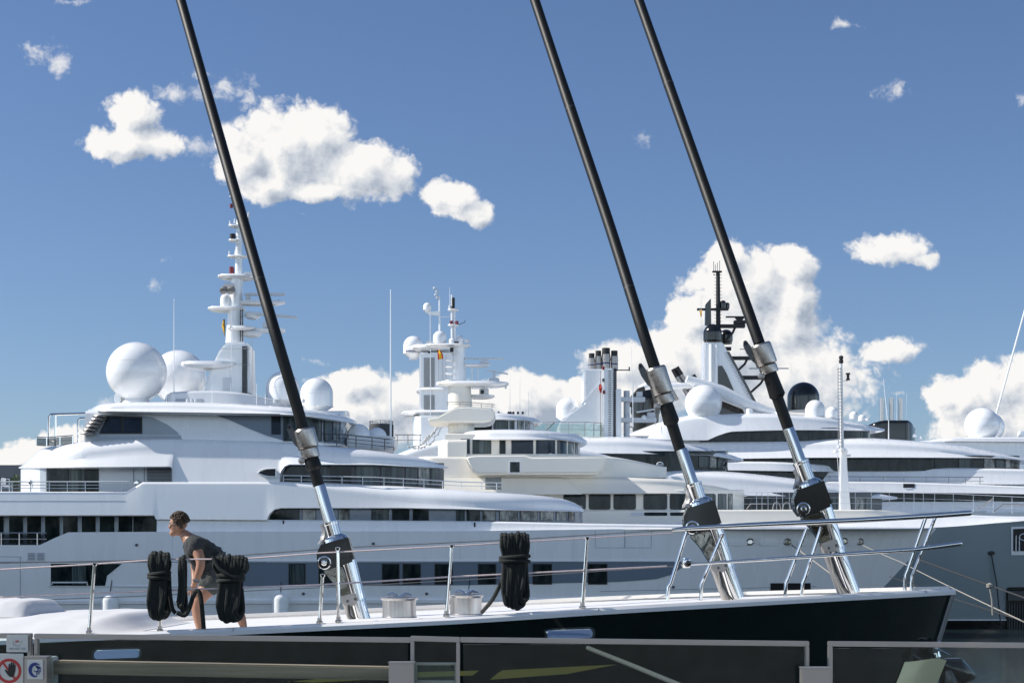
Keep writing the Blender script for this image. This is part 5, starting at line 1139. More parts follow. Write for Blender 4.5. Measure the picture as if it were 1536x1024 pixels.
# the three furled stays
def stay(ax, foot, keys, lead, rw=1.):
    """ax: centre line as photo columns/rows from top to foot; keys: rows where the fittings change"""
    fx = pchip(sorted([(y, x) for x, y in ax]))
    k1, k2, k3, k4, k5, k6, k7, k8 = keys          # collar top, ring, sleeve, ram, ram sleeve, housing top, housing end, fin end
    def Yd(y): return YS + max(0, (500 - y)) / 500 * 3.2
    def pt(y): return P(fx(y), y, Yd(y))
    ymin = ax[0][1]
    ys = [ymin + (k1 - ymin) * i / 24 for i in range(25)]
    fo = MB().tube([pt(y) for y in ys], [.084 * rw * (1.06 if y > 120 else 1.0) for y in ys], 16).build('forestay', 'foil', SY)
    # sail seam lines and joints on the foil
    for y in lead: 
        a, c = pt(y), pt(y + 2.4); MB().tube([a, c], .0905 * rw, 16).build('foil_joint', 'blackmatt', fo)
    u = (pt(k1) - pt(k3)).normalized(); nrm = Vector((u.z, 0, -u.x))          # to the right of the stay, seen from the quay
    def L(name, segs, mat, n=28):
        mb = MB(); mb.lathe(pt(segs[0][1]), [(r, (pt(y) - pt(segs[0][1])).dot(u)) for r, y in segs], n, ax=u); return mb.build(name, mat, fo, smooth=22)
    L('collar', [(.10, k2 + .3), (.158, k2 - .5), (.165, k2 - 3), (.165, k1 + 3), (.15, k1 + .5), (.10, k1)], 'collar')
    L('collar_ring', [(.09, k3), (.135, k3 - .5), (.14, k3 - 3), (.14, k2 + 2), (.12, k2)], 'collar')
    # eye plate on the after side
    c0 = pt(k1 + 4); tg = MB()
    prof = [(-.13, -.30), (-.20, -.20), (-.255, -.02), (-.265, .12), (-.235, .20), (-.185, .20), (-.16, .12), (-.13, .02)]
    a = [c0 + nrm * (-.13 + (x + .13) * .85) + u * z * .85 + Vector((0, -.025, 0)) for x, z in prof]; va = [tg.bm.verts.new(v) for v in a]; vb = [tg.bm.verts.new(v + Vector((0, .05, 0))) for v in a]
    tg.face(va); tg.face(vb[::-1])
    for i in range(len(a)): tg.face([va[i], vb[i], vb[(i + 1) % len(a)], va[(i + 1) % len(a)]])
    tp_ = tg.build('eye_plate', 'dkgrey', fo, bevel=.008)
    MB().lathe(c0 + nrm * -.202 + u * .123 + Vector((0, -.031, 0)), [(.028, -.002), (.028, .004), (0, .004)], 14, ax=Vector((0, -1, 0))).build('eye_hole', 'blackmatt', fo)
    MB().lathe(pt(k3) + nrm * -.15 + Vector((0, -.05, 0)), [(0, -.05), (.05, -.03), (.055, 0), (.05, .03), (0, .05)], 14, ax=Vector((0, -1, 0))).build('shackle', 'steelv', fo)
    ymid = k3 + (k4 - k3) * .45
    L('sleeve', [(.088, ymid), (.125, ymid - 4), (.118, ymid - 14 if ymid - 14 > k3 + 4 else k3 + 3), (.108, k3)], 'foil')
    L('lower_foil', [(.088, k4), (.088, ymid - 4)], 'foil')
    L('ram_tube', [(.10, k5), (.10, k5 - 1), (.093, k5 - 4), (.088, k4 + 1), (.085, k4)], 'chrome')
    L('ram_sleeve', [(.12, k6 + 4), (.12, k5 + 4), (.127, k5 + 3), (.127, k5), (.10, k5 - .5)], 'chrome')
    L('neck_ring', [(.20, k6 + 5), (.19, k6 + 1), (.14, k6 - 3), (.12, k6 - 3.5)], 'chrome')
    # housing: black box with a polished fin below it
    def loc(y): return pt(y)
    h0, h1, h2 = (pt(y) for y in (k6, k7, k8)); l1 = (h1 - h0).length; l2 = (h2 - h0).length
    def slab_(prof, name, mat, th, bev, y0=0.):
        mb = MB(); a = [h0 + nrm * x - u * z for x, z in prof]
        va = [mb.bm.verts.new(v + Vector((0, -th + y0, 0))) for v in a]; vb = [mb.bm.verts.new(v + Vector((0, th + y0, 0))) for v in a]
        mb.face(va); mb.face(vb[::-1])
        for i in range(len(a)): mb.face([va[i], vb[i], vb[(i + 1) % len(a)], va[(i + 1) % len(a)]])
        return mb.build(name, mat, fo, bevel=bev)
    slab_([(-.19, .02), (.19, .02), (.215, .07), (.215, l1), (-.06, l1 + .02), (-.30, l1 + .02), (-.345, l1 * .72), (-.315, l1 * .38)], 'motor_housing', 'black', .17, .035)
    slab_([(.0, l1 + .012), (-.295, l1 + .012), (-.20, l1 + .22), (-.09, l2), (.03, l2), (.03, l1 + .2)], 'fin_plate', 'darkmirror', .13, .02)
    dc = h0 + nrm * -.235 - u * (l1 * .78) + Vector((0, -.172, 0))
    MB().lathe(dc, [(.105, -.01), (.105, .012), (.09, .016), (.09, .008), (0, .008)], 32, ax=Vector((0, -1, 0))).build('cover_ring', 'chrome', fo)
    MB().lathe(dc, [(.088, 0), (.088, .010), (.045, .014), (.045, .03), (.03, .034), (.03, .02), (0, .02)], 28, ax=Vector((0, -1, 0))).build('hub_cover', 'black', fo)
    MB().lathe(dc, [(.046, .012), (.046, .034), (.03, .04), (.026, .03), (0, .03)], 20, ax=Vector((0, -1, 0))).build('hub_boss', 'chrome', fo)
    yf = foot
    ft = pt(yf)
    ye = k8 + (yf - k8) * .05
    mb = MB(); s0 = h1 + nrm * .085 - u * -.03
    mb.tube([s0, pt(ye) + nrm * .03], .128, 20); mb.tube([pt(ye - 2) + nrm * .03, pt(ye + 1) + nrm * .03], .14, 20); mb.build('lower_cylinder', 'chrome', fo)
    mb = MB(); mb.tube([pt(k8 - 6) + nrm * .035, ft + nrm * .02], .118, 20); mb.build('tack_tube', 'chrome', fo)
    mb = MB(); mb.tube([pt(k8 - 8) + nrm * -.14 + Vector((0, -.02, 0)), ft + nrm * -.14], .06, 14); mb.build('link_tube', 'steelv', fo)
    slab_([(-.16, l2 - .14), (.10, l2 - .14), (.10, l2 + .03), (-.05, l2 + .05), (-.13, l2)], 'clevis', 'steelv', .155, .02)
    for q_ in (-.1, .02): MB().lathe(h2 + nrm * q_ + u * .04 + Vector((0, -.157, 0)), [(.022, -.002), (.022, .01), (0, .012)], 12, ax=Vector((0, -1, 0))).build('bolt', 'dkgrey', fo)
    for s_, r_, m_ in ((-.24, .013, 'rope_pale'), (-.19, .012, 'rope_dark')):
        a = h2 + nrm * (s_ * .5) - u * .02 + Vector((0, -.17, 0)); e_ = ft + nrm * (s_ + .15) + Vector((0, -.14, -.02))
        MB().tube([a, a * .65 + e_ * .35 + nrm * -.05 - u * .05, a * .3 + e_ * .7 + nrm * -.04, e_], r_, 8).build('hydraulic_hose', m_, fo)
    # crumpled clear cover tied behind the neck
    mb = MB(); c = h0 + nrm * -.20 + u * .07; rows = []; rnd = random.Random(int(foot))
    for i in range(7):
        t = i / 6; cc = c + u * (t * .28 - .1) + nrm * (.05 * math.sin(3 * t) + .07 * t); r = .07 * (1 - .65 * t) + .012
        rows.append([cc + (nrm * math.cos(a_) + Vector((0, 1, 0)) * math.sin(a_)) * r * rnd.uniform(.65, 1.3) for a_ in [2 * math.pi * j / 12 for j in range(12)]])
    mb.grid(rows, wrap=True); mb.build('boot_wrap', 'steelv', fo)
    return fo
stay([(198, -260), (271, 0), (350, 280), (407, 480), (460, 660), (481, 738), (497, 790), (513, 842), (543, 930)], 931, (643, 672, 687, 728, 783, 806, 846, 902), (420,))
stay([(717, -260), (802, 0), (858, 170), (918, 350), (969, 512), (990, 575), (1022, 680), (1046, 745), (1066, 800), (1103, 895)], 898, (551, 591, 606, 674, 725, 751, 793, 852), (163, 432))
stay([(866, -260), (958, 0), (1048, 255), (1138, 512), (1150, 545), (1187, 655), (1213, 726), (1234, 780), (1277, 887)], 890, (516, 547, 560, 642, 692, 723, 765, 822), (126,))

# capstans, and canvas covers at the left
for x, y0, y1, w in ((599, 897, 926, 25.5), (699, 893, 922, 24)):
    Yk = YS - 1.9; c = P(x, y1, Yk); k = Yk / F; h = (y1 - y0) * k; r = w * k
    dr = MB().lathe(c, [(r * 1.04, 0), (r * 1.04, .012), (r, .02), (r * .98, h * .5), (r, h - .03), (r * 1.12, h), (r * 1.12, h + .012), (r * .8, h + .03), (0, h + .035)], 48).build('capstan_drum', 'steel', SY)
    for s_ in (-1, 1):
        MB().tube([c + Vector((s_ * r * .1, -.05, h + .03)), c + Vector((s_ * r * .4, -.05, h + .07)), c + Vector((s_ * r * .75, -.05, h + .05))], [.03, .022, .008], 10).build('pawl_handle', 'chrome', dr)
    MB().lathe(c, [(r * .3, h + .03), (r * .28, h + .045), (0, h + .05)], 20).build('drum_cap', 'chrome', dr)
cv = MB(); rows = []
for i in range(33):
    x = -160 + 352 * i / 32; t = max(0, min(1, (x - 118) / 74)); e_ = t
    Yn = YS - 2.7; top = 919 + (924 - 919) * max(0, min(1, (60 - x) / 220)) + 28 * e_ + .5 * math.sin(x * .09)
    X = Xp(x, Yn); zt = Zp(top, Yn + 1.4); zb = Zp(gy(x), YS - hb(x)) - .045; zt = max(zt, zb + .015)
    rows.append([Vector((X, Yn - .12, zb)), Vector((X + .05, Yn + .05, zb + (zt - zb) * .35)), Vector((X + .22 * (1 - e_), Yn + .55, zb + (zt - zb) * .8)), Vector((X + .3 * (1 - e_), Yn + 1.4, zt)), Vector((X + .3 * (1 - e_), YS + 1.2, zt)), Vector((X, YS + 2.4, zb))])
cv.grid(rows, wrap=True); cv.build('coachroof_cover', 'cloth', SY, smooth=24)
cv = MB(); rows = []
for i in range(15):
    x = -120 + 166 * i / 14; t = max(0, min(1, (x - 26) / 20)); e_ = t * t
    Yn = YS - 1.5; X = Xp(x, Yn); zt = Zp(900 + 1.6 * math.sin(x * .31) + 20 * e_, Yn); zb = Zp(925, Yn)
    rows.append([Vector((X, Yn - .2, zb)), Vector((X + .02 * math.sin(x), Yn - .08, zb + (zt - zb) * .5)), Vector((X, Yn + .1 + .05 * math.sin(x * .4), zb + (zt - zb) * .9)), Vector((X, Yn + .5, zt)), Vector((X, Yn + 1.6, zt)), Vector((X, Yn + 2, zb))])
cv.grid(rows, wrap=True); cv.build('tender_cover', 'cloth', SY, smooth=60)

# ------------------------------------------------------------------ rope coils hung on the life line
def coil(label, cx, ytop, ymid, ybot, wtop, wmid, wbot, n, rr, seed, tail=None, wraps=2, Y=None):
    """a hank: n long loops hung over the life line, bound round the waist"""
    rnd = random.Random(seed); Yl = (Y or NY(cx)) - .03; k = Yl / F
    c = empty('rope_coil', P(cx, ybot, Yl), label, 'rope', 'black mooring ropes hung on the life line')
    lo = MB()
    for i in range(n):
        f = (i + .5) / n * 2 - 1; yb = ybot - rnd.uniform(0, 9) - 6 * abs(f); yt = ytop + rnd.uniform(-.5, 3) + 3 * f * f
        spread = .25 + .75 * abs(rnd.uniform(-1, 1))
        for sgn, dy in ((1, -.055 - .01 * rnd.random()), (-1, .055)):
            pass
        xt, xm, xb = cx + f * wtop / 2, cx + f * wmid / 2, cx + f * wbot * .36
        db = wbot * .16 * (1 + .4 * rnd.random())
        pts = []
        fr = [(xt, yt + 5, -.055), (xt + rnd.uniform(-.8, .8), (yt + ymid) / 2, -.07), (xm, ymid, -.05), (xb + (xb - cx) * .25 - db * .4, (ymid + yb) / 2 + 6, -.085), (xb - db * .5, yb - 10, -.09), (xb - db * .2, yb - 2, -.06)]
        bk = [(xb + db * .3, yb - .5, -.01), (xb + db, yb - 8, .03), (xb + db * .8, (ymid + yb) / 2, .035), (xm + 1, ymid, .03), (xt + 1, (yt + ymid) / 2, .05), (xt, yt + 5, .045), (xt, yt, 0)]
        for x, y, d in fr + bk: pts.append(P(x, y, Yl) + Vector((0, d + rnd.uniform(-.012, .012), 0)))
        # smooth closed loop
        sm = []; m = len(pts)
        for j in range(m):
            p0, p1, p2, p3 = pts[j - 1], pts[j], pts[(j + 1) % m], pts[(j + 2) % m]
            for t in (0, .34, .67):
                sm.append(.5 * ((2 * p1) + (p2 - p0) * t + (2 * p0 - 5 * p1 + 4 * p2 - p3) * t * t + (3 * p1 - p0 - 3 * p2 + p3) * t ** 3))
        lo.tube(sm, rr * k, 9, closed=True)
    lo.build('hank', 'rope', c)
    wr = MB()
    for w in range(wraps):
        y = ymid + (w - (wraps - 1) / 2) * rr * 1.9; tilt = rnd.uniform(-2.2, 2.2)
        wr.tube([P(cx + (wmid / 2 + rr * 1.0) * math.cos(a), y + tilt * math.cos(a), Yl) + Vector((0, -(.11) * math.sin(a) - .005, 0)) for a in [2 * math.pi * j / 22 for j in range(22)]], rr * k, 9, closed=True)
    wr.build('binding_turns', 'rope', c)
    if tail:
        pts = [P(x, y, Yl) + Vector((0, d, 0)) for x, y, d in tail]; sm = []
        for j in range(len(pts) - 1):
            p0, p1, p2, p3 = pts[max(0, j - 1)], pts[j], pts[j + 1], pts[min(len(pts) - 1, j + 2)]
            for t in (0, .25, .5, .75): sm.append(.5 * ((2 * p1) + (p2 - p0) * t + (2 * p0 - 5 * p1 + 4 * p2 - p3) * t * t + (3 * p1 - p0 - 3 * p2 + p3) * t ** 3))
        sm.append(pts[-1]); MB().tube(sm, rr * k, 9).build('rope_tail', 'rope', c)
    return c
coil('thick black rope hank hanging left of the man, with its tail looping towards his hands', 239, 828, 863, 931, 30, 24, 30, 8, 3.2, 1, [(252, 860, .06), (255, 890, .0), (259, 912, -.02), (264, 919, -.02)])
coil('narrow doubled black rope loop between the left hank and the man, running through his hand', 273.5, 834, 880, 922, 9, 8, 12, 2, 3.4, 2, [(268, 918, -.1), (279, 922, -.1), (286, 912, -.1), (291, 895, -.09), (296, 886, -.09), (301, 887, -.1), (304, 900, -.1), (306, 925, -.08), (307, 942, -.06)], wraps=0)
coil('widest black rope hank in front of the man, fanned out along the life line', 346, 833, 867, 936, 50, 31, 36, 10, 3.3, 3, [(321, 834, -.09), (330, 850, -.12), (346, 863, -.13), (356, 866, -.1)])
coil('black rope hank hanging alone right of the two steel drums', 772, 799, 838, 914, 43, 36, 38, 9, 3.2, 4, [(757, 845, .02), (756, 860, .0), (750, 877, .05), (738, 900, .2), (722, 919, .5)])

# ------------------------------------------------------------------ the anchor and the mooring lines
an = empty('anchor', P(1392, 990, 25.3), 'polished steel plough anchor hanging under the black bow', 'anchor')
Ya = 25.25
def plate(mb, pts, th):
    a = [mb.bm.verts.new(P(x, y, Y)) for x, y, Y in pts]; b = [mb.bm.verts.new(v.co + Vector((.02, th, -.01))) for v in a]
    mb.face(a); mb.face(b[::-1]); n = len(a)
    for i in range(n): mb.face([a[i], b[i], b[(i + 1) % n], a[(i + 1) % n]])
mb = MB(); rows = []
for i in range(9):
    t = i / 8; xl, xr = 1357 - 26 * t, 1420 - 28 * t; y = 992 + 60 * t
    rows.append([P(xl + (xr - xl) * u, y - (5 * math.sin(math.pi * u) if i < 5 else 0) + 2.5 * math.sin(u * 5 + t * 4), Ya - .12 - .05 * math.sin(math.pi * u)) for u in [j / 10 for j in range(11)]])
V = mb.grid(rows); bmesh.ops.solidify(mb.bm, geom=mb.bm.faces[:], thickness=.03)
mb.build('fluke', 'anchor_plate' if 'anchor_plate' in M else 'mirror', an, smooth=60)
mb = MB(); mb.tube([P(1412, 993, Ya + .1), P(1432, 1003, Ya + .15), P(1446, 1012, Ya + .15), P(1462, 1013, Ya + .15)], [.07, .20, .17, .05], 14); mb.tube([P(1420, 1004, Ya + .1), P(1428, 1040, Ya + .1), P(1420, 1070, Ya + .1)], [.12, .2, .1], 12); mb.build('fluke', 'black', an)
MB().tube([P(1405, 985, Ya + .1), P(1402, 972, Ya + .1), P(1409, 962, Ya + .1)], [.07, .06, .05], 12).build('shank', 'mirror', an)
MB().pbox(1400, 1411, 962, 979, Ya - .05, .14).build('bow_roller_cheek', 'mirror', an, bevel=.03)
MB().tube([P(1406, 972, Ya - .1), P(1424, 982, Ya - .1)], .016, 6).build('retaining_pin', 'chrome', an)
MB().tube([P(1358, 992, Ya), P(1366, 980, Ya), P(1384, 990, Ya)], .02, 6).build('shackle', 'dkgrey', an)

def line(label, pts, r, mat, sag=0., end=None):
    P3 = [P(*p) for p in pts] + ([Vector(end)] if end else []); out = []
    for a, b in zip(P3, P3[1:]):
        for k in range(12): u = k / 12; out.append(a.lerp(b, u) - Vector((0, 0, sag * 4 * u * (1 - u))))
    out.append(P3[-1]); return tag(MB().tube(out, r, 8).build('mooring_line', mat), label, 'rope', 'mooring lines at the bows')
line('pale mooring line from the foremost oval fairlead down past the black bow', [(1290, 815, 80), (1350, 842, 70), (1536, 932, 44), (1640, 985, 34)], .019, 'rope_pale', .03, (17, 9.15, 1.82))
line('pale mooring line ending on the hull just behind the rightmost black stay', [(1185, 815, 80), (1222, 842, 76), (1262, 872, 68), (1350, 932, 56)], .03, 'rope_pale', 0., (13.2, 56, -.1))
line('dark doubled mooring line with a black splice crossing above the pale line at right', [(1376, 838, 60), (1461, 869, 50), (1492, 880, 47), (1580, 912, 40)], .024, 'rope_dark', 0., (18, 9.15, 1.82))
line('lowest dark mooring line leaving the black stem towards the lower right', [(1334, 864, 74), (1412, 892, 60), (1536, 931, 44), (1640, 962, 36)], .02, 'rope_dark', 0., (19, 9.15, 1.82))
ln = line('short white tag line hanging from the dark mooring line', [(1484, 877, 47.2), (1488, 900, 47.2), (1489, 922, 47.2)], .025, 'rope_pale')
MB().lathe(P(1484, 878, 47.1), [(0, -.09), (.08, -.05), (.09, .04), (0, .09)], 10).build('knot', 'rope_pale', ln)
line('grey mooring rope coming down from the black hull behind the long glass panel', [(882, 971, 22.2), (950, 998, 20.6), (1090, 1056, 17)], .03, 'oldrope', 0., (2.9, 9.25, 1.6))

# ------------------------------------------------------------------ glass railing along the quay edge
YG = 9.0
def panel(label, x0, x1, y0l, y0r, hidden_bottom=1.72, w=5.5, post_l=True, post_r=True):
    o = empty('glass_railing_panel', (Xp((x0 + x1) / 2, YG), YG, 1.8), label, 'railing', 'glass railing panels along the quay edge')
    fr = MB(); a, b = P(x0, y0l, YG), P(x1, y0r, YG); t = .022
    th = 7.5 * YG / F
    fr.grid([[p + Vector((0, -t, 0)), p + Vector((0, t, 0)), p + Vector((0, t, -th)), p + Vector((0, -t, -th))] for p in (a, b)], wrap=True); fr.build('top_rail', 'steelv', o, bevel=.003)
    pw = w * YG / F
    for on, p, s_ in ((post_l, a, 1), (post_r, b, -1)):
        if on: MB().box(min(p.x, p.x + s_ * pw), max(p.x, p.x + s_ * pw), YG - t, YG + t, 1.8, p.z - th).build('side_post', 'steelv', o, bevel=.003)
    mb = MB(); z0 = 1.86; c0, c1 = a.x + pw * .8, b.x - pw * .8
    mb.box(c0, c1, YG - .006, YG + .006, z0, min(a.z, b.z) - th * .6); mb.build('pane', 'pane', o)
    MB().box(a.x, b.x, YG - t, YG + t, 1.80, 1.86).build('bottom_rail', 'steelv', o, bevel=.003)
    return o
panel('glass railing panel at the far left edge, carrying the two white signs', -420, 48, 949.5, 949)
panel('glass railing panel in front of the left stern half, with timber handrail behind it', 52.5, 616, 949.5, 955.5, post_r=False)
panel('narrow glass gate panel left of the long middle pane', 616, 690, 953, 955)
panel('longest glass railing panel, in front of the gold stripe and grey rope', 690.5, 1213, 955, 961, post_l=False)
panel('right hand glass railing panel with water and anchor seen through it', 1242, 1960, 961, 967, w=6)
def ppost(label, x0, x1, y0):
    o = empty('railing_post', (Xp((x0 + x1) / 2, YG), YG - .1, 1.8), label, 'post', 'low steel posts joining the railing panels')
    Yq = YG - .16
    MB().box(Xp(x0, Yq), Xp(x1, Yq), Yq, Yq + .10, 1.8, Zp(y0, Yq) - .006).build('post_box', 'steelv', o, bevel=.004)
    MB().box(Xp(x0, Yq) - .004, Xp(x1, Yq) + .004, Yq - .004, Yq + .104, Zp(y0, Yq) - .006, Zp(y0, Yq)).build('post_cap', 'steelv', o, bevel=.002)
    return o
ppost('square steel post at the far left carrying the blue wave emblem', 36, 70, 984); ppost('square steel post left of the narrow glass gate', 583, 621, 992.5); ppost('square steel post in the gap before the right hand glass panel', 1204, 1247, 1000.5)
MB_ = empty('gate_frame', (Xp(650, YG), YG, 1.8), 'low inner gate frame with a bolt beside the square post, behind the narrow glass panel', 'gate')
Yq = YG + .10
mb = MB(); mb.box(Xp(622, Yq), Xp(686, Yq), Yq, Yq + .03, Zp(997, Yq), Zp(993.5, Yq)); mb.box(Xp(622, Yq), Xp(626, Yq), Yq, Yq + .03, 1.8, Zp(997, Yq)); mb.box(Xp(682, Yq), Xp(686, Yq), Yq, Yq + .03, 1.8, Zp(997, Yq)); mb.box(Xp(626, Yq), Xp(682, Yq), Yq + .002, Yq + .028, Zp(1024, Yq), Zp(1020, Yq)); mb.build('frame', 'steelv', MB_)
MB().box(Xp(626, Yq), Xp(682, Yq), Yq + .01, Yq + .02, Zp(1020, Yq), Zp(997, Yq)).build('frosted_pane', 'deckglass', MB_)
MB().lathe(P(678, 999, Yq - .001), [(.010, 0), (.010, .012), (0, .014)], 14, ax=Vector((0, -1, 0))).build('bolt', 'blackmatt', MB_)
hr = empty('timber_handrail', P(330, 1010, YG + .14), 'weathered timber handrail running between the two left steel posts behind the glass', 'handrail')
Yq = YG + .10; mb = MB(); rows = []
for x, a, b in ((70, 990, 1010), (590, 1000, 1020)): rows.append([P(x, a, Yq), P(x, a, Yq) + Vector((0, .11, 0)), P(x, b, Yq) + Vector((0, .11, 0)), P(x, b, Yq)])
mb.grid(rows, wrap=True); mb.build('beam', 'timber', hr, bevel=.008)
MB().box(Xp(70, Yq), Xp(80, Yq), Yq - .02, Yq + .10, 1.8, Zp(984.5, Yq)).build('end_post', 'cap', hr, bevel=.004)

# signs
def sign(label, x0, x1, y0, y1, Y, mat='signwhite'):
    o = empty('sign', P((x0 + x1) / 2, y1, Y), label, 'sign'); MB().pbox(x0, x1, y0, y1, Y, .008).build('plate', mat, o, bevel=.002); return o
def disc_pts(cx, cy, r, Y, n=40, a0=0, a1=360): return [P(cx + r * math.cos(R(a0 + (a1 - a0) * k / n)), cy - r * math.sin(R(a0 + (a1 - a0) * k / n)), Y) for k in range(n + (a1 - a0 < 360))]
Y1 = YG - .04
s1 = sign('small white security sign with a round emblem and a phone number, uppermost at left', 9.5, 42, 952, 977.5, Y1)
MB().tube(disc_pts(25.5, 962, 6.2, Y1 - .001, 30, 160, 380), .0022, 5).build('emblem_ring', 'grey', s1)
def flatat(cx, cy, Y): return lambda v: Vector((Xp(cx, Y) + v.x, Y - .002 - v.z, Zp(cy, Y) + v.y))
text_mesh('SPS', .016, 'signred', 'lettering', s1, flatat(26, 963, Y1), .0005); text_mesh('902 407 740', .0175, 'grey', 'lettering', s1, flatat(26, 974, Y1), .0005)
s2 = sign('larger white prohibition sign, black hand struck through in a red ring', -8, 35, 979.5, 1036, Y1)
ring = MB(); o_, i_ = disc_pts(13.5, 1005.5, 18.5, Y1 - .002, 48), disc_pts(13.5, 1005.5, 14.2, Y1 - .002, 48)
ring.grid([[a, b, b + Vector((0, .003, 0)), a + Vector((0, .003, 0))] for a, b in zip(o_, i_)] + [[o_[0], i_[0], i_[0] + Vector((0, .003, 0)), o_[0] + Vector((0, .003, 0))]], wrap=True, caps=False); ring.build('red_ring', 'signred', s2)
MB().poly([(1.2, 991.5), (3.6, 989.5), (26, 1019), (23.4, 1021)], Y1 - .0015, .003).build('red_bar', 'signred', s2)
hd = MB(); hand = [(14, 1014), (10.5, 1010), (7, 1004.5), (8.3, 1003), (11.5, 1006), (12.3, 1005), (12.8, 995.5), (14.7, 994.5), (15.2, 1001), (16.2, 993), (18, 992.4), (18.5, 1001), (19.3, 993.2), (21, 993.5), (21, 1002), (21.8, 995.8), (23.3, 996.3), (22.8, 1005), (20.8, 1012.5), (18.5, 1015)]
hd.poly(hand, Y1 - .004, .003); hd.build('hand_pictogram', 'blackmatt', s2)
Y2 = YG - .172
s3 = sign('square white plate with dark blue wave emblem on the left steel post', 40.5, 64.5, 989, 1018, Y2, 'signwhite')
sw = MB(); o_, i_ = [], []
for k in range(41):
    a = R(40 + 250 * k / 40); w = math.sin(math.pi * k / 40) ** .7
    o_.append(P(52.2 + 9.6 * math.cos(a), 1004 - 11 * math.sin(a), Y2 - .002)); i_.append(P(52.6 + (9.6 - .6 - 4.3 * w) * math.cos(a), 1004 - (11 - .6 - 4.8 * w) * math.sin(a), Y2 - .002))
sw.grid([[a, b, b + Vector((0, .002, 0)), a + Vector((0, .002, 0))] for a, b in zip(o_, i_)], wrap=True); 
o_, i_ = [], []
for k in range(31):
    t = k / 30; a = R(150 - 480 * t * .75); r = 6.2 * (1 - t) + 1.0; w = 1.5 * math.sin(math.pi * min(1, t * 1.05 + .02)) + .15
    o_.append(P(52.5 + (r + w * .5) * math.cos(a), 1003.5 - (r + w * .5) * math.sin(a), Y2 - .002)); i_.append(P(52.5 + (r - w * .5) * math.cos(a), 1003.5 - (r - w * .5) * math.sin(a), Y2 - .002))
sw.grid([[a, b, b + Vector((0, .002, 0)), a + Vector((0, .002, 0))] for a, b in zip(o_, i_)], wrap=True)
for x, a, b in ((55, 1006, 1013), (57, 1005, 1011.5), (59, 1004.5, 1010), (60.8, 1004, 1007)): sw.poly([(x - .5, a), (x + .6, a - .3), (x + .3, b), (x - .6, b + .6)], Y2 - .002, .002)
sw.poly([(53, 997.5), (57, 998), (61, 1000.5), (61.4, 1003), (57, 1002.6), (54, 1000.5)], Y2 - .002, .002)
sw.build('wave_emblem', 'signblue', s3)

# ------------------------------------------------------------------ the man bending over the ropes
def skin(nodes, edges, root, sub=1):
    """a tapering surface grown along a skeleton of joints (position, radius)"""
    ids = list(nodes); me = bpy.data.meshes.new('skeleton'); nodes = grow(nodes, HS * 1.16); me.from_pydata([nodes[i][0] for i in ids], [(ids.index(a), ids.index(b)) for a, b in edges], [])
    o = bpy.data.objects.new('skeleton', me); COL.objects.link(o)
    o.modifiers.new('skin', 'SKIN').use_smooth_shade = True; s_ = o.modifiers.new('sub', 'SUBSURF'); s_.levels = s_.render_levels = sub
    for i, n in enumerate(ids):
        v = me.skin_vertices[0].data[i]; r = nodes[n][1]; v.radius = r if isinstance(r, tuple) else (r, r); v.use_root = (n == root)
    out = bpy.data.meshes.new_from_object(o.evaluated_get(bpy.context.evaluated_depsgraph_get())); bpy.data.objects.remove(o); return out
def finish(bm_or_me, name, mat, parent, voxel=None, disp=None):
    me = bm_or_me; o = bpy.data.objects.new(name, me); COL.objects.link(o)
    if voxel:
        m_ = o.modifiers.new('r', 'REMESH'); m_.mode = 'VOXEL'; m_.voxel_size = voxel; m2 = o.modifiers.new('s', 'SMOOTH'); m2.iterations = 2; m2.factor = .5
        me2 = bpy.data.meshes.new_from_object(o.evaluated_get(bpy.context.evaluated_depsgraph_get())); o.modifiers.clear(); o.data = me2; me2.name = name
    me = o.data
    if disp:
        me.calc_loop_triangles() if False else None
        ns = [v.normal.copy() for v in me.vertices]
        for v, n in zip(me.vertices, ns): v.co += n * disp(v.co)
    w0 = wloc(parent)
    for v in me.vertices: v.co -= w0
    for p in me.polygons: p.use_smooth = True
    me.materials.clear(); me.materials.append(M[mat]); o.parent = parent
    return o
Yh = 23.55
HS = 1.27
pe = empty('person', P(312, 950, Yh), 'man in charcoal tee shirt, shorts and sunglasses bending over the black ropes on deck', 'person')
def J(x, y, d=0.): return P(x, y, Yh) + Vector((0, d * HS, 0))
def grow(d, k): return {n: (p, tuple(q * k for q in r) if isinstance(r, tuple) else r * k) for n, (p, r) in d.items()}
body = {
 'pelvis': (J(326, 862), .112), 'waist': (J(315, 845), .112), 'chest': (J(300, 824), (.13, .15)), 'uchest': (J(289, 812), (.11, .13)), 'neck': (J(279, 805), .056), 'neck2': (J(273, 795), .052),
 'shn': (J(297, 817, -.19), .066), 'eln': (J(309, 843, -.27), .047), 'fan': (J(306, 855, -.27), .044), 'wrn': (J(299.5, 872, -.25), .029), 'pan': (J(297, 880, -.24), (.034, .022)),
 'shf': (J(286, 818, .19), .064), 'elf': (J(286, 846, .24), .045), 'faf': (J(287, 858, .22), .041), 'wrf': (J(288.5, 874, .12), .028), 'paf': (J(288, 882, .08), (.034, .022)),
 'hpn': (J(322, 871, -.09), .088), 'thn': (J(311, 886, -.11), .088), 'knn': (J(297.5, 903, -.12), .060), 'can': (J(299.5, 918, -.11), .060), 'shn2': (J(301, 934, -.11), .042), 'ann': (J(303, 946, -.11), .037), 'ftn': (J(294, 951, -.12), .036), 'ton': (J(286, 952, -.12), .024),
 'hpf': (J(330, 872, .09), .088), 'thf': (J(340, 888, .11), .086), 'knf': (J(349, 908, .12), .058), 'caf': (J(357, 922, .12), .058), 'shf2': (J(362, 936, .12), .041), 'anf': (J(364, 946, .12), .036), 'ftf': (J(356, 951, .12), .035), 'tof': (J(348, 952, .12), .024)}
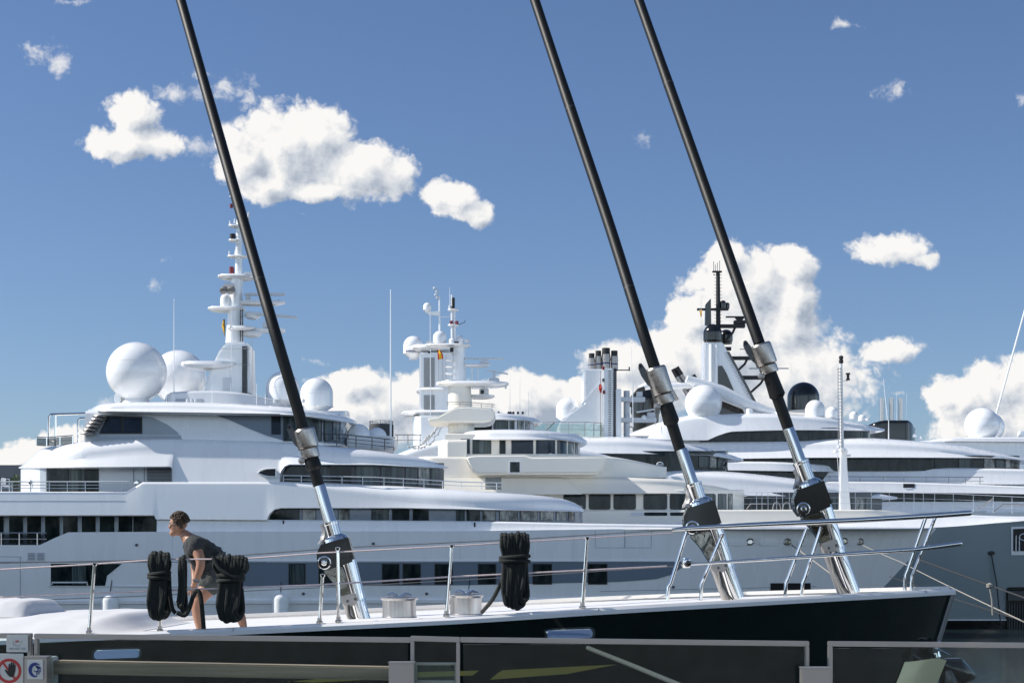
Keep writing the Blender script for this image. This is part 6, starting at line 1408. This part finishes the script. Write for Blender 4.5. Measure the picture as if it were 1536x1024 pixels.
be = [('pelvis', 'waist'), ('waist', 'chest'), ('chest', 'uchest'), ('uchest', 'neck'), ('neck', 'neck2'), ('uchest', 'shn'), ('shn', 'eln'), ('eln', 'fan'), ('fan', 'wrn'), ('wrn', 'pan'), ('uchest', 'shf'), ('shf', 'elf'), ('elf', 'faf'), ('faf', 'wrf'), ('wrf', 'paf'),
      ('pelvis', 'hpn'), ('hpn', 'thn'), ('thn', 'knn'), ('knn', 'can'), ('can', 'shn2'), ('shn2', 'ann'), ('ann', 'ftn'), ('ftn', 'ton'), ('pelvis', 'hpf'), ('hpf', 'thf'), ('thf', 'knf'), ('knf', 'caf'), ('caf', 'shf2'), ('shf2', 'anf'), ('anf', 'ftf'), ('ftf', 'tof')]
bm = bmesh.new(); bm.from_mesh(skin(body, be, 'pelvis', 2))
# head: skull, jaw, nose, ears, joined into the same body
hc = J(267.5, 787); tilt = Matrix.Rotation(R(-6), 3, 'Y'); hk = Yh / F
def blob(c, sx, sy, sz, rot=None, fn=None):
    t = bmesh.new(); bmesh.ops.create_uvsphere(t, u_segments=28, v_segments=20, radius=1)
    for v in t.verts:
        p = Vector((v.co.x * sx, v.co.y * sy, v.co.z * sz))
        if fn: p = fn(p)
        v.co = c + ((rot @ p) if rot else p) * HS
    me = bpy.data.meshes.new('t'); t.to_mesh(me); t.free(); bm.from_mesh(me)
def skull(p):
    if p.z < -.02 and p.x > 0: p.x *= 1 + .55 * p.z / .12      # back of the head tucks in to the nape
    if p.z < -.03: p.y *= 1 + 1.6 * (p.z + .03)
    if p.x < -.075: p.x = -.075 + (p.x + .075) * .7               # flat face
    return p
blob(hc, .100, .078, .122, tilt, skull)
blob(J(259.5, 799.5), .040, .048, .036, tilt); blob(J(263, 797), .06, .055, .045, tilt)          # chin, jaw
blob(J(255.6, 789.5), .024, .014, .026, Matrix.Rotation(R(24), 3, 'Y'))                            # nose
blob(J(256.8, 796.2), .016, .026, .010, tilt); blob(J(257.0, 783.5), .02, .055, .014, tilt)      # lips, brow
for s_ in (-1, 1): blob(J(268.5, 789, s_ * .078), .022, .012, .034, Matrix.Rotation(R(-15), 3, 'Y')); 
def fingers(pc, dx, dirs, knuckle, side):
    for i, (ox, oy, L1, L2, ang) in enumerate(dirs):
        ox, oy, L1, L2 = (q * HS for q in (ox, oy, L1, L2)); a = pc + Vector((ox, oy, -.01)); d = Vector((math.sin(ang), side * .10, -math.cos(ang))); b_ = a + d * L1
        d2 = Vector((math.sin(ang + knuckle), side * .25, -math.cos(ang + knuckle))); c = b_ + d2 * L2; e_ = c + Vector((math.sin(ang + knuckle * 2), side * .3, -math.cos(ang + knuckle * 2))) * L2 * .7
        m_ = MB(); m_.tube([a, b_, c, e_], [q * HS for q in (.0105, .0098, .0090, .0065)], 8); me = bpy.data.meshes.new('t'); m_.bm.to_mesh(me); m_.bm.free(); bm.from_mesh(me)
FN = [(.022, -.004, .050, .030, .10), (.008, -.004, .056, .034, .02), (-.006, -.003, .054, .032, -.05), (-.020, -.002, .046, .026, -.14)]
fingers(J(297, 882, -.24), 0, FN + [(-.030, -.012, .036, .026, -.75)], .55, 1); fingers(J(288, 884, .08), 0, FN + [(.028, -.012, .036, .026, .7)], .35, -1)
me = bpy.data.meshes.new('body'); bm.to_mesh(me); bm.free(); finish(me, 'body', 'skin', pe, voxel=.0065)
# shirt, shorts
sh = {'hem': (J(337, 872), .168), 'belt': (J(326, 856), .172), 'waist': (J(315, 843), .168), 'chest': (J(300, 825), (.166, .18)), 'uchest': (J(290, 814), (.142, .16)), 'col': (J(284, 807), .086),
      'shn': (J(297, 818, -.19), .092), 'sln': (J(304, 832, -.24), .078), 'shf': (J(286, 818, .19), .082), 'slf': (J(286, 832, .22), .066)}
me = skin(sh, [('hem', 'belt'), ('belt', 'waist'), ('waist', 'chest'), ('chest', 'uchest'), ('uchest', 'col'), ('uchest', 'shn'), ('shn', 'sln'), ('uchest', 'shf'), ('shf', 'slf')], 'chest', 2)
wr_ = lambda c: .010 * noise.noise(c * 9) + .006 * noise.noise(Vector((c.x * 30 + c.z * 22, c.y * 8, c.z * 9)))
finish(me, 'tee_shirt', 'tshirt', pe, voxel=.010, disp=wr_)
st = {'w': (J(314, 845), .140), 'pel': (J(326, 861), .160), 'hn': (J(322, 871, -.09), .130), 'kn': (J(308, 890, -.115), .104), 'hf': (J(330, 873, .09), .130), 'kf': (J(341, 892, .115), .102)}
me = skin(st, [('w', 'pel'), ('pel', 'hn'), ('hn', 'kn'), ('pel', 'hf'), ('hf', 'kf')], 'pel', 2); finish(me, 'shorts', 'shorts', pe, voxel=.010, disp=wr_)
# hair, sunglasses, watch
bm = bmesh.new()
def hairfn(p):
    p = skull(p)
    return p
blob(hc + Vector((.004, 0, .028)) * HS, .098, .088, .106, tilt, hairfn)
for v in bm.verts:
    q = v.co - hc
    n_ = noise.noise(v.co * 22) * .018 + noise.noise(v.co * 55) * .012
    v.co += q.normalized() * (n_ + .004) * HS
# trim away the face and the neck so that only the cap of hair stays
cut = [v for v in bm.verts if (v.co - hc).x < -.055 * HS and (v.co - hc).z < .06 * HS or (v.co - hc).z < -.05 * HS or ((v.co - hc).x < .0 and (v.co - hc).z < -.02 * HS)]
bmesh.ops.delete(bm, geom=cut, context='VERTS')
rnd = random.Random(9)
for k in range(330):
    a, e_ = rnd.uniform(0, 2 * math.pi), rnd.uniform(.1, 1.5); d = Vector((math.cos(a) * math.cos(e_), math.sin(a) * math.cos(e_), math.sin(e_)))
    if d.x < -.5 and d.z < .45: continue
    p0 = hc + Vector((.012 + d.x * .10, d.y * .084, .02 + d.z * .116)) * HS; m_ = MB(); tg_ = d.cross(Vector((rnd.gauss(0, 1), rnd.gauss(0, 1), rnd.gauss(0, 1)))).normalized()
    m_.tube([p0 - tg_ * .012, p0 + d * .024 + tg_ * .006, p0 + d * .020 + tg_ * .034], [.009, .008, .002], 6); me = bpy.data.meshes.new('t'); m_.bm.to_mesh(me); m_.bm.free(); bm.from_mesh(me)
me = bpy.data.meshes.new('hair'); bm.to_mesh(me); bm.free(); finish(me, 'hair', 'hair', pe)
sg = MB(); 
for s_ in (-1, 1):
    c = J(256.7, 788.2, s_ * .034); sg.lathe(c, [(0, -.006), (.029, -.003), (.031, .002), (0, .006)], 18, ax=Vector((-1, s_ * .25, .1)))
    sg.tube([J(257, 787, s_ * .056), J(262, 786.6, s_ * .08), J(268.5, 787, s_ * .083)], .005, 6)
sg.tube([J(256.3, 787.2, -.012), J(256.3, 787.2, .012)], .005, 6); sg.build('sunglasses', 'blackmatt', pe)
wt = empty  # watch: strap ring and face on the near wrist
w_ = MB(); c = J(300.3, 870, -.25); ax_ = (J(299.5, 872, -.25) - J(306, 855, -.27)).normalized()
w_.lathe(c, [(.046, -.014), (.050, -.012), (.050, .012), (.046, .014)], 24, ax=ax_); wo = w_.build('watch', 'dkgrey', pe)
MB().lathe(c + Vector((.02, -.046, .006)), [(.026, 0), (.026, .008), (0, .009)], 20, ax=Vector((.4, -1, .1))).build('watch_face', 'steelv', wo)
# blue print on the back of the shirt
pb = MB(); pb.tube([J(322, 824.5, -.10), J(328, 832, -.10), J(333, 838, -.09)], [.012, .022, .010], 10); pb.build('shirt_print', 'blueprint', pe)
